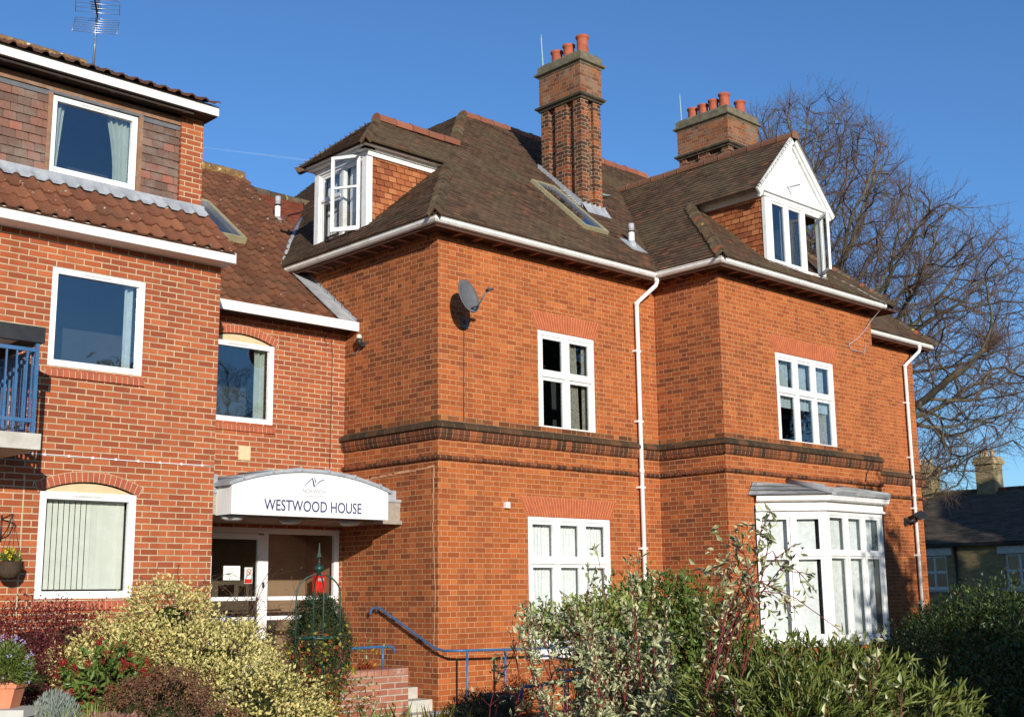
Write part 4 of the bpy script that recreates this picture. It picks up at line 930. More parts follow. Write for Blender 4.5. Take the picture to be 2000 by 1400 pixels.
# -------- gabled dormer on the wing
gy=-1.46; gx0,gx1=6.30,8.10; gz0,gz1=7.13,8.36
mb=MB(); CX=gx0
def zc(y): return z2f(y)
tiles(mb,[(CX,gy+.06,zc(gy+.06)-.02),(CX,gy+.06,gz1),(CX,-.08,gz1)],(-1,0,0),wd=.165,ex=.10,th=.018,jit=.008,gap=.004); mb.build('dormer_cheek',m_hung,old)
mb=MB()
mb.box((CX-.03,gy-.01,gz0),(CX+.09,gy+.06,gz1)); mb.box((gx1-.09,gy-.01,gz0),(gx1+.03,gy+.06,gz1))
mb.box((CX-.06,gy-.03,gz1-.02),(gx1+.06,gy+.1,gz1+.05)); mb.box((CX-.10,gy-.07,gz1+.05),(gx1+.10,gy+.1,gz1+.10)); 
mb.box((CX-.061,gy+.101,gz1-.019),(CX,.0,gz1+.051)); mb.box((CX-.11,gy+.101,gz1+.052),(CX,.05,gz1+.115))
mb.box((CX-.06,gy-.06,gz0-.05),(gx1+.06,gy+.06,gz0)); mb.build('dormer_frame',m_white,old)
FG=LF((CX+.09,gy,0),(1,0,0),(0,-1,0)); WG=gx1-CX-.18
def c_g(wo,F,a,b,c,d,q):
    mb=MB(); drape(mb,F,a+(b-a)*.45,a+(b-a)*.6,c,d,q,.02,.07); mb.build('curtain',m_net,wo)
window(old,FG,0,WG*.66,gz0,gz1-.02,[1,1],[1],fw=.05,sw=.045,mull=.06,dep=.0,sill=False,content=c_g,pad=.02,rdepth=.6)
mb=MB(); FG.box(mb,WG*.66,WG*.66+.05,gz0,gz1-.02,-.06,.02); FG.box(mb,WG-.05,WG,gz0,gz1-.02,-.06,.02); FG.box(mb,WG*.66+.05,WG-.05,gz0,gz0+.05,-.06,.021); FG.box(mb,WG*.66+.05,WG-.05,gz1-.09,gz1-.02,-.06,.021); mb.build('open_frame',m_white,old)
mb=MB(); FG.box(mb,WG*.66+.1,WG*.66+.34,gz0+.0,gz1,-.30,-.28); mb.build('curtain',m_curt,old)
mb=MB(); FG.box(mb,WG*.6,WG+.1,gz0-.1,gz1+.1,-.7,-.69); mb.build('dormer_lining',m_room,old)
hinge=FG.p(WG-.03,0,.03); aa=R(50); FO=LF(hinge,(-math.cos(aa),-math.sin(aa),0),(-math.sin(aa),math.cos(aa),0)); mb=MB()
FO.box(mb,0,.05,gz0+.05,gz1-.08,-.02,.02); FO.box(mb,.40,.45,gz0+.05,gz1-.08,-.02,.02); FO.box(mb,.05,.40,gz0+.05,gz0+.11,-.019,.019); FO.box(mb,.05,.40,gz1-.13,gz1-.08,-.019,.019)
oc=mb.build('open_casement',m_white,old); mb=MB(); FO.box(mb,.05,.40,gz0+.11,gz1-.13,-.003,.003); mb.build('pane',m_glassc,oc)
# gable triangle
apx=XR; apz=z2(XR)-.03; gb=gz1+.10; hwid=(apz-gb)/1.05
mb=MB(); mb.poly([(apx-hwid,gy,gb),(apx+hwid,gy,gb),(apx,gy,apz)]); 
mb.build('gable_panel',m_white,old)
mb=MB(); 
x=apx-hwid+.12
while x<apx+hwid-.1:
    h=(hwid-abs(x-apx))*1.05; mb.box((x,gy-.006,gb+.002),(x+.012,gy+.004,gb+h-.03)); x+=.085
mb.build('board_joint',m_white,old)
mb=MB()
for s in (-1,1):
    A=Vector((apx+s*(hwid+.12),gy-.085,gb-.06)); B=Vector((apx,gy-.085,apz+.08)); d=(B-A); n=Vector((-d.z*s,0,d.x*s)).normalized(); n=n if n.z<0 else -n
    mb.obox(A,d,n*.13,Vector((0,.04,0))); mb.obox(A+n*.13+Vector((0,.04,0)),d*.97,n*.05,Vector((0,.04,0)))
mb.build('bargeboard',m_white,old)
mb=MB(); mb.obox((7.0,gy-.03,8.66),(.42,0,.155),(0,-.02,0),(-.008,0,.022)); mb.obox((7.0,gy-.03,8.66),(.10,0,-.11),(0,-.02,0),(.02,0,.008)); mb.build('bracket',m_white,old)

# -------- chimneys
def stack(x0,x1,y0,y1,zb,zmid,zcap,ztop,pots,name_label):
    m1=MB()
    # panelled shaft: core plus pilasters
    dx,dy=x1-x0,y1-y0; rib=.09
    m1.box((x0+rib,y0+rib,zb),(x1-rib,y1-rib,zmid))
    def ribx(a,b): 
        for yy in (y0,y1-rib): m1.box((a,yy+.001,zb),(b,yy+rib-.001,zmid))
    def riby(a,b):
        for xx in (x0,x1-rib): m1.box((xx+.001,a,zb),(xx+rib-.001,b,zmid))
    m1.box((x0+.02,y0+.02,zb),(x0+.02+.2,y0+.02+.2,zmid)); m1.box((x1-.22,y0+.02,zb),(x1-.02,y0+.22,zmid)); m1.box((x0+.02,y1-.22,zb),(x0+.22,y1-.02,zmid)); m1.box((x1-.22,y1-.22,zb),(x1-.02,y1-.02,zmid))
    mc=(y0+y1)/2
    m1.box((x0+.02,mc-.15,zb),(x0+rib,mc+.15,zmid)); m1.box((x1-rib,mc-.15,zb),(x1-.02,mc+.15,zmid))
    if dx>.8: m1.box(((x0+x1)/2-.13,y0+.02,zb),((x0+x1)/2+.13,y0+rib,zmid))
    c=m1.build('chimney',m_chim,old)
    m2=MB(); m2.box((x0,y0,zmid+.07),(x1,y1,zcap)); m2.build('limed_shaft',m_chimtop,c)
    def band(z,prof,mat,nm):
        mb=MB(); pth=[(x0,y1),(x0,y0),(x1,y0),(x1,y1)]
        rings=[]
        for o,zz in prof: rings.append([(x0-o,y1+o,z+zz),(x0-o,y0-o,z+zz),(x1+o,y0-o,z+zz),(x1+o,y1+o,z+zz)])
        mb.loft(rings,smooth=False); mb.build(nm,mat,c)
    band(zmid-.03,[(-.02,0),(.01,0),(.02,.03),(.06,.05),(.07,.09),(.03,.11),(-.02,.13)],m_band,'moulded_band')
    band(zcap-.02,[(-.02,0),(.01,0),(.02,.03),(.07,.05),(.075,.085),(.03,.10),(.02,.12),(.02,ztop-zcap-.04),(-.03,ztop-zcap+.02)],m_capst,'cap')
    for i,(px_,py_,h,r_) in enumerate(pots):
        mb=MB(); z=ztop-.03; mb.lathe((px_,py_,z),[(r_*1.12,0),(r_*1.1,.04),(r_,.06),(r_*.94,h*.8),(r_*.98,h-.06),(r_*1.15,h-.035),(r_*1.15,h),(r_*.85,h),(r_*.8,h-.15),(.01,h-.16)],20); mb.build('chimney_pot',m_pot,c)
    return c
c1=stack(4.60,5.18,1.33,2.42,8.3,10.62,11.30,11.56,[(4.89,1.52,.42,.115),(4.89,1.88,.36,.11),(4.89,2.2,.34,.11)],'')
mb=MB()   # stepped lead around the base
for i in range(9):
    y=1.36+i*.125; z=zf(y); mb.poly([(4.594,y,z-.02),(4.594,y+.125,z+.09),(4.594,y+.125,z+.24),(4.594,y+.0,z+.15)][::-1]); mb.poly([(4.594,y,z+.03),(4.594,y+.125,z+.14),(4.47,y+.125,z+.135),(4.47,y,z+.02)])
for i in range(5):
    x=4.56+i*.13; mb.poly([(x,1.33,zf(1.33)+.12-.03*(i%2)),(x,1.17,zf(1.17)+.03),(x+.12,1.17,zf(1.17)+.03),(x+.12,1.33,zf(1.33)+.12)])
    mb.poly([(x,1.325,zf(1.33)-.0),(x+.125,1.325,zf(1.33)),(x+.125,1.325,zf(1.33)+.15),(x,1.325,zf(1.33)+.10)])
mb.build('lead_flashing',m_lead,c1)
c2=stack(10.15,11.3,2.02,3.45,9.4,11.28,11.95,12.22,[(10.45,2.3,.42,.12),(10.45,2.6,.36,.115),(10.45,2.9,.34,.115),(10.45,3.2,.34,.115),(11.05,2.3,.4,.12)],'')
def rod(x,y,z,h,par,tilt=.0):
    mb=MB(); mb.tube([(x,y,z-.3),(x,y,z),(x+tilt,y-tilt*.3,z+h*.85),(x+tilt*1.15,y,z+h)],[.014,.014,.011,.003],6); mb.tube([(x+tilt-.05,y,z+h*.84),(x+tilt+.05,y,z+h*.85)],.006,4); mb.build('lightning_rod',m_verd,par)
rod(4.66,2.36,11.5,.72,c1,-.03); rod(10.22,3.36,12.2,.70,c2,-.02)
# roof window, flue pipes
a=Vector((3.60,.45,0)); 
def onf(x,y,l=.03): return (x,y,zf(y)+l)
skylight(old,[onf(3.62,.42),onf(4.22,.42),onf(4.22,1.72),onf(3.62,1.72)],(0,-.67,.74),m_ochre,th=.07)
def flue(x,y,z,h,n,nm='flue_pipe'):
    mb=MB(); mb.tube([(x,y,z-.1),(x,y,z+h*.72)],.055,12); p=mb.build(nm,m_upvc,old); mb=MB(); mb.tube([(x,y,z+h*.62),(x,y,z+h*.70)],.06,12); mb.build('rubber_band',m_black,p); mb=MB(); mb.tube([(x,y,z+h*.72),(x,y,z+h)],[.055,.055],12); mb.build('cowl',m_lgrey,p)
    mb=MB(); n=Vector(n).normalized(); T=Vector((1,0,0)); S=n.cross(T); o=Vector((x,y,z)); mb.obox(o-T*.2-S*.22+n*.03,T*.4,S*.4,n*.012); mb.lathe(o,[(.12,-.1),(.09,.04),(.06,.1)],12); mb.build('lead_slate',m_lead,p)
flue(4.72,.30,zf(.30),.42,(0,-.67,.74)); flue(.90,5.75,zo(5.75),.5,(0,-.6,.8))
mb=MB(); mb.tube([(5.2,1.9,zf(1.9)+.25),(5.5,1.75,zf(1.75)+.22),(6.0,2.0,zf(2.0)+.12),(6.5,2.3,zf(2.3)+.03)],.018,6); tag(mb.build('roof_conduit',m_verd),'pale curved conduit running from the tall chimney across the tiles','pipe')
mb=MB(); mb.tube([(1.0,5.6,zo(5.6)+.15),(1.35,6.1,zo(6.1)+.05),(2.1,6.6,zo(6.6)+.04),(2.3,7.0,zo(7.0)+.05)],.012,5); tag(mb.build('roof_cable',m_cable),'dark cable hanging from the white flue to the rear ridge','cable')

# -------- downpipes
def downpipe(x,xt,y,zt,zb,label):
    t=thing('downpipe',label,'drainpipe',(x,y,zb),'white downpipes on the old house'); r_=.037; d=.075
    mb=MB(); mb.tube([(xt,-OV+.045,zt),(xt,-OV+.045,zt-.10),(xt-.01,-OV+.06,zt-.15),(x+.02,-d-.03,zt-.42),(x,-d,zt-.48),(x,-d,zb)],r_,14); mb.build('pipe',m_upvc,t)
    for z in (zt-.09,zt-.50,3.45): mb=MB(); mb.tube([(x if z<zt-.2 else xt,(-d if z<zt-.2 else -OV+.045),z),(x if z<zt-.2 else xt,(-d if z<zt-.2 else -OV+.045),z+.07)],r_+.007,14); mb.build('collar',m_upvc,t)
    for z in (5.5,4.3,3.2,2.2,1.2): mb=MB(); mb.box((x-.065,-d-.015,z),(x+.065,-.001,z+.035)); mb.build('clip',m_upvc,t)
    return t
downpipe(4.36,4.60,0,6.80,-.2,'white plastic downpipe in the angle between the main wall and the projecting wing')
downpipe(13.40,13.62,0,6.80,-.2,'white plastic downpipe near the far right end of the old house')

# -------- satellite dish, camera, alarm, flood light, cables
sd=thing('satellite_dish','dark grey satellite dish on the old house wall beside the corner','satellite dish',(.5,-.05,5.45))
mb=MB(); ctr=Vector((.20,-.40,5.73)); ax=Vector((.12,-.95,.28)).normalized(); a1=ax.cross(Vector((0,0,1))).normalized(); a2=a1.cross(ax); rings=[]
for back in (0,):
    for rr in (0.001,.07,.13,.19,.235): rings.append([ctr+ax*(.9*rr*rr)+a1*(rr*.88*math.cos(t))+a2*(rr*1.12*math.sin(t)) for t in [2*math.pi*k/32 for k in range(32)]])
    for rr in (.24,.19,.12,.05): rings.append([ctr-ax*.012+ax*(.9*rr*rr)+a1*(rr*.88*math.cos(t))+a2*(rr*1.12*math.sin(t)) for t in [2*math.pi*k/32 for k in range(32)]])
mb.loft(rings); mb.build('reflector',m_dish,sd)
mb=MB(); bot=ctr-a2*.2+ax*.02; lnb=ctr+ax*.40-a2*.08; mb.tube([bot,bot+ax*.15-a2*.01,lnb-ax*.02],[.012,.012,.014],8); mb.build('arm',m_dish,sd)
mb=MB(); mb.tube([lnb+ax*.04,lnb-ax*.03],[.03,.022],10); mb.tube([lnb-a1*.05+ax*.05,lnb+ax*.05+a1*.05],.018,8); mb.build('receiver',m_dish,sd)
mb=MB(); mb.tube([ctr-ax*.02-a2*.05,ctr-ax*.10-a2*.08,(.45,-.10,5.50),(.5,-.02,5.45)],.02,8); mb.box((.44,-.02,5.38),(.58,-.001,5.55)); mb.build('wall_bracket',m_dish,sd)
mb=MB(); mb.tube([(.49,-.012,5.40),(.485,-.012,4.6),(.48,-.012,3.99)],.007,5); tag(mb.build('dish_cable',m_cable),'thin dark cable running down the brick below the satellite dish','cable')
tc=thing('security_light','small black wall lamp with white dome on the left wall of the old house','lamp',(-.05,1.78,5.4))
mb=MB(); mb.box((-.09,1.74,5.30),(-.001,1.83,5.37)); mb.tube([(-.08,1.78,5.33),(-.10,1.78,5.42)],.045,12); mb.build('housing',m_black,tc); mb=MB(); mb.lathe((-.10,1.78,5.42),[(.045,0),(.045,.04),(.03,.065),(.005,.075)],14); mb.build('dome',m_lamp,tc)
mb=MB(); mb.tube([(-.012,1.83,5.32),(-.012,1.95,5.24),(-.012,2.25,5.22)],.009,5); mb.build('cable',m_grey,tc)
al=thing('alarm_box','small cream sensor box on the brick between canopy and ground floor window','alarm box',(1.31,-.05,2.8))
mb=MB(); mb.box((1.27,-.06,2.76),(1.35,-.001,2.85)); mb.build('body',m_fascia,al); mb=MB(); mb.box((1.285,-.065,2.775),(1.335,-.0605,2.80)); mb.build('lens',m_lamp,al)
fl=thing('flood_light','black flood light on an arm beside the right downpipe','lamp',(13.1,-.1,2.9))
mb=MB(); mb.tube([(13.05,-.001,2.92),(13.05,-.12,2.92),(13.15,-.22,2.97)],.03,8); mb.box((13.0,-.05,2.84),(13.12,-.001,3.0)); mb.build('arm',m_black,fl)
mb=MB(); mb.obox((13.08,-.33,2.93),(.34,-.02,.10),(.02,.16,.10),(-.02,.0,.04)); mb.build('lamp_head',m_black,fl)
mb=MB(); mb.tube([(9.25,-1.78,6.90),(9.64,-1.80,6.86),(9.62,-1.5,6.6),(9.45,-1.40,6.35),(9.2,-1.40,6.18),(8.88,-1.40,6.02),(8.95,-1.40,5.93),(9.4,-1.40,5.93),(9.5,-1.40,6.12)],.007,5); mb.tube([(8.3,-1.2,zc(-1.2)+.04),(9.0,-1.55,zc(-1.55)+.04),(9.25,-1.78,6.90)],.007,5); tag(mb.build('loose_cable',m_lgrey),'loose pale cable drooping from the wing gutter over the brick beside the upper window','cable')
mb=MB(); mb.tube([(9.35,-1.40,3.95),(9.30,-1.47,3.8),(9.2,-1.41,3.6),(9.12,-1.40,3.35),(9.2,-1.40,3.18),(9.3,-1.40,3.10)],.009,5); tag(mb.build('black_cable',m_cable),'black cable looping over the string course above the bay window','cable')
# cable hanging on the modern recess
mb=MB(); mb.tube([(-.3,YR-.012,5.58),(-.42,YR-.02,5.45),(-.35,YR-.02,5.36),(-.27,YR-.012,5.44),(-.25,YR-.012,5.2),(-.26,YR-.012,4.2),(-.27,YR-.012,3.2)],.006,5); tag(mb.build('wall_cable',m_cable),'thin dark cable dropping from the entrance fascia down the red brick','cable')

mb=MB(); rs=random.Random(3)
y=1.9
while y>.08: y2=y-.07; z=3.30-.045*y; mb.obox((-.006,y,z+rs.uniform(-.008,.008)),(0,-.072,.003),(0,0,rs.uniform(.008,.03)),(-.004,0,0)); y=y2
z=3.29
while z>.9: h=rs.uniform(.05,.16); yy=.075+.02*math.sin(z*3)+rs.uniform(-.008,.008); mb.obox((-.006,yy,z-h),(0,rs.uniform(.004,.014) if z<2.9 else .02,0),(0,rs.uniform(-.01,.01),h),(-.004,0,0)); z-=h
mb.build('old_mortar_scar',m_mortp,old)
mb=MB(); mb.box((-5.625,YN-.003,-.2),(-5.612,YN-.0005,2.9)); mb.build('movement_joint',m_mort,mod)
# -------- tv aerial
ae=thing('tv_aerial','grey roof aerial on a pole above the modern building','aerial',(-4.25,2.6,8.8))
mb=MB(); mb.tube([(-4.23,2.58,8.8),(-4.22,2.58,10.15)],.018,8); mb.build('pole',m_alu,ae)
mb=MB(); bd=Vector((.55,-.80,-.02)).normalized(); bd=Vector((-.50,-.85,.12)).normalized(); b0=Vector((-4.22,2.56,9.70)); mb.tube([b0+bd*.1,b0-bd*0,b0+bd*1.0],.012,6); mb.build('boom',m_black,ae)
sd2=bd.cross(Vector((0,0,1))).normalized(); up2=sd2.cross(bd)
for i in range(14):
    p=b0+bd*(.18+i*.06); mb=MB(); mb.tube([p-sd2*.07,p+sd2*.07],.006,4); mb.build('director',m_black,ae)
mb=MB()
for s in (-1,1):
    for i in range(7):
        p=b0+bd*(.02+.035*i*.8)+up2*(s*(.05+i*.055)); mb.tube([p-sd2*.30,p+sd2*.30],.0045,4)
    for e in (-.3,0,.3): mb.tube([b0+up2*(s*.05)+sd2*e,b0+bd*.19+up2*(s*.38)+sd2*e],.005,4)
mb.build('reflector_grid',m_alu,ae)
# ============================================================= ENTRANCE STEPS, PLANTER, HANDRAILS
st=thing('entrance_steps','concrete steps climbing beside the old brick wall to the glazed entrance','steps',(-1.2,.6,-.2))
mb=MB(); n=4
for i in range(n):
    z=-.2+.15*(i+1); y=-.20+.32*i; mb.box((-2.55,y,-.2),(-.003,y+.33 if i<n-1 else YR-.01,z))
mb.build('treads',m_stone,st)
mb=MB(); mb.box((-.45,-.42,-.2),(-.004,-.205,-.02)); mb.build('plinth',m_stone,st)
pw=thing('brick_planter','low weathered brick planter wall with whitish bloom below the entrance','planter',(-2.3,-.6,-.2))
mb=MB(); 
def boxwall(x0,x1,y0,y1,z0,z1): 
    wall(mb,(x0,y0),(x1,y0),z0,z1); wall(mb,(x1,y0),(x1,y1),z0,z1); wall(mb,(x1,y1),(x0,y1),z0,z1); wall(mb,(x0,y1),(x0,y0),z0,z1); mb.poly([(x0,y0,z1),(x1,y0,z1),(x1,y1,z1),(x0,y1,z1)])
boxwall(-3.4,-1.25,-.90,-.68,-.25,.54); boxwall(-1.47,-1.25,-.679,-.30,-.25,.54); mb.build('wall',m_planter,pw)
mb=MB(); 
for k in range(20):
    x=-3.4+k*.1075; mb.box((x+.005,-.905,.541),(x+.1025,-.675,.615))
mb.build('coping',brick('planter_coping',[(0,(.36,.13,.08)),(1,(.5,.25,.17))],(.5,.44,.34),P=.5,mw=.001,bloom=(.62,.6,.55),vscale=3),pw)
mb=MB(); mb.box((-3.4,-.679,-.2),(-1.48,-.30,.5)); mb.build('soil',m_soil,pw)
def rail(name,label,runs,posts,grp=None,brk=()):
    t=thing(name,label,'handrail',tuple(runs[0][0]),grp)
    for r_ in runs: mb=MB(); mb.tube(r_,.018,10); mb.build('rail',m_blue,t)
    for a,b in posts: mb=MB(); mb.tube([a,b],.017,10); mb.build('post',m_blue,t)
    for a,b in brk: mb=MB(); mb.tube([a,((a[0]+b[0])/2,a[1],a[2]-.05),b],.010,6); mb.build('bracket',m_black,t)
    return t
rail('handrail','blue handrail fixed to the old house wall, sloping down and round the corner',
 [[(-.10,1.42,1.24),(-.09,1.42,1.30),(-.08,1.36,1.335),(-.08,1.22,1.33),(-.08,.6,1.06),(-.08,-.02,.79),(-.12,-.25,.765),(-.05,-.45,.765),(.1,-.5,.765),(1.0,-.5,.745),(1.9,-.5,.74),(2.5,-.6,.66),(3.6,-.75,.48)]],
 [((.09,-.5,.76),(.09,-.5,-.2)),((.80,-.5,.75),(.80,-.5,-.2)),((2.3,-.56,.7),(2.3,-.56,-.2)),((3.6,-.75,.48),(3.6,-.75,-.2))],'blue handrails of the steps and ramp',
 [((-.08,.95,1.20),(-.003,.95,1.15)),((-.08,.35,.94),(-.003,.35,.88)),((-.08,1.33,1.32),(-.003,1.33,1.27))])
rail('handrail','blue handrail sloping down on the left side of the entrance steps behind the golden bush',
 [[(-2.62,1.40,1.15),(-2.62,1.40,1.24),(-2.62,1.30,1.275),(-2.62,1.15,1.25),(-2.62,.5,.96),(-2.62,-.15,.70),(-2.62,-.3,.70)]],[((-2.62,1.2,1.26),(-2.62,1.2,.3)),((-2.62,-.15,.70),(-2.62,-.15,-.2))],'blue handrails of the steps and ramp')
rail('handrail','short blue handrail standing on the brick planter in front of the entrance',
 [[(-2.84,-.79,.87),(-2.2,-.79,.88),(-1.50,-.79,.885),(-1.42,-.79,.875),(-1.39,-.79,.84),(-1.39,-.79,.80)]],[((-2.82,-.79,.87),(-2.82,-.79,.61)),((-2.19,-.79,.87),(-2.19,-.79,.61)),((-1.57,-.79,.88),(-1.57,-.79,.61))],'blue handrails of the steps and ramp')
q0,q1,q2=at(1018,1350,14.2),at(1022,1341,14.2),at(1192,1318,15.2)
d_=Vector((q2.x-q1.x,q2.y-q1.y,0))
def dn(p): return (p.x,p.y,-.2)
rail('handrail','lowest blue ramp handrail, nearest the path among the variegated shrub',
 [[tuple(q0-Vector((0,0,.12))),tuple(q0),tuple(q1),tuple(q1.lerp(q2,.5)),tuple(q2),tuple(at(1290,1300,15.9))]],[(tuple(p),dn(p)) for p in (q1.lerp(q2,.2),q1.lerp(q2,.62),q2,at(1243,1309,15.5))],'blue handrails of the steps and ramp')
a0,a1=at(1082,1310,15.3),at(1265,1330,14.6)
rail('handrail','second blue ramp handrail crossing behind the variegated shrub',
 [[tuple(at(1085,1307,15.3)),tuple(at(1180,1308,15)),tuple(at(1280,1325,14.6))]],[(tuple(p),dn(p)) for p in (at(1103,1307,15.25),at(1255,1320,14.7))],'blue handrails of the steps and ramp')

# ============================================================= FAR BUILDING, TREE
fb=thing('terraced_house','shaded pale brick house with slate roof and white sash windows, far right behind the garden','building',(33,7,0))
mb=MB(); holes=[]
FF=LF((33,14,0),(0,-1,0),(-1,0,0))
wins=[(14-7.05,14-6.0),(14-10.35,14-9.32),(14-4.2,14-3.2)]
hh=[(a,b,1.48,2.72) for a,b in wins]
wall(mb,(33,14),(33,-6),-.3,3.1,hh); mb.build('wall',m_pale,fb)
for a,b in wins:
    window(fb,FF,a,b,1.48,2.72,[1,1],[1,1],fw=.05,sw=.03,mull=.04,dep=-.08,glass=m_glassc)
    mb=MB(); FF.box(mb,a-.25,b+.25,2.73,3.0,.0,.06); mb.build('painted_lintel',m_white,fb); mb=MB(); FF.box(mb,a-.1,b+.1,1.36,1.44,0,.1); mb.build('sill',m_stone,fb)
mb=MB()
for i in range(3):
    y0,y1=12.5-6*i,12.5-6*(i+1); tiles(mb,[(32.75,y0,3.15),(32.75,y1,3.15),(37,y1,5.38),(37,y0,5.38)],(-1,0,1),wd=.3,ex=.2,th=.012)
mb.build('roof',m_slate,fb)
mb=MB(); ridge(mb,(37,12.5,5.4),(37,-5.5,5.4),r=.13,seg=.5); mb.build('ridge_tiles',m_bonnet,fb)
mb=MB(); mb.box((32.7,-5.5,3.04),(32.8,12.5,3.14)); mb.build('gutter',m_black,fb)
for i in range(46): 
    if i%2==0: pass
mb=MB(); mb.tube([(32.92,9.0-.1,3.05),(32.92,8.9,0)],.05,8); mb.build('downpipe',m_black,fb)
for (yc,hh_) in ((9.25,6.75),(11.95,6.6)):
    mb=MB(); mb.box((36.6,yc-.38,4.9),(37.4,yc+.38,hh_-.35)); mb.box((36.5,yc-.46,hh_-.35),(37.5,yc+.46,hh_-.2)); mb.box((36.56,yc-.41,hh_-.2),(37.44,yc+.41,hh_-.05)); c=mb.build('chimney',m_pale,fb)
    for dy in (-.2,.05,.27): mb=MB(); mb.lathe((37,yc+dy,hh_-.06),[(.09,0),(.085,.25),(.1,.3),(.06,.3)],10); mb.build('chimney_pot',m_cream,c)

def tube_np(V,F,P,Rd,n,rot=0):
    "append tapered tube along P (k,3) with radii Rd"
    P=np.asarray(P); k=len(P); d=np.gradient(P,axis=0); d/=np.linalg.norm(d,axis=1)[:,None]+1e-9
    a=np.cross(d,[.31,.17,.93]); a/=np.linalg.norm(a,axis=1)[:,None]+1e-9; b=np.cross(d,a)
    th=np.arange(n)*2*np.pi/n; ring=P[:,None,:]+(a[:,None,:]*np.cos(th)[None,:,None]+b[:,None,:]*np.sin(th)[None,:,None])*np.asarray(Rd)[:,None,None]
    b0=sum(len(v) for v in V); V.append(ring.reshape(-1,3)); i=np.arange(k-1)[:,None]*n; j=np.arange(n)[None,:]; j2=(j+1)%n
    F.append((b0+np.stack([i+j,i+j2,i+n+j2,i+n+j],-1)).reshape(-1,4))
def quads_obj(name,V,F,mat,parent=None,attrs=None,smooth=False):
    V=np.concatenate(V).astype('f'); F=np.concatenate(F).astype('i'); me=bpy.data.meshes.new(name)
    k=F.shape[1]; me.vertices.add(len(V)); me.vertices.foreach_set('co',V.ravel()); me.loops.add(F.size); me.loops.foreach_set('vertex_index',F.ravel()); me.polygons.add(len(F)); me.polygons.foreach_set('loop_start',np.arange(0,F.size,k,dtype='i')); me.polygons.foreach_set('loop_total',np.full(len(F),k,'i'))
    if smooth: me.polygons.foreach_set('use_smooth',np.ones(len(F),bool))
    for nm,arr in (attrs or {}).items(): at_=me.attributes.new(nm,'FLOAT','POINT'); at_.data.foreach_set('value',np.asarray(arr,'f'))
    me.update(); me.validate(); me.materials.append(mat); o=bpy.data.objects.new(name,me); COL.objects.link(o)
    if parent: setpar(o,parent)
    return o
m_bark=plain('beech_bark',(.17,.155,.12),(.09,.08,.055),3,.9,.1,.4,dirt=(.12,.13,.05),dscale=1.2)
m_twig=plain('beech_twig',(.17,.11,.08),(.10,.07,.05),3,.9,.1,0)
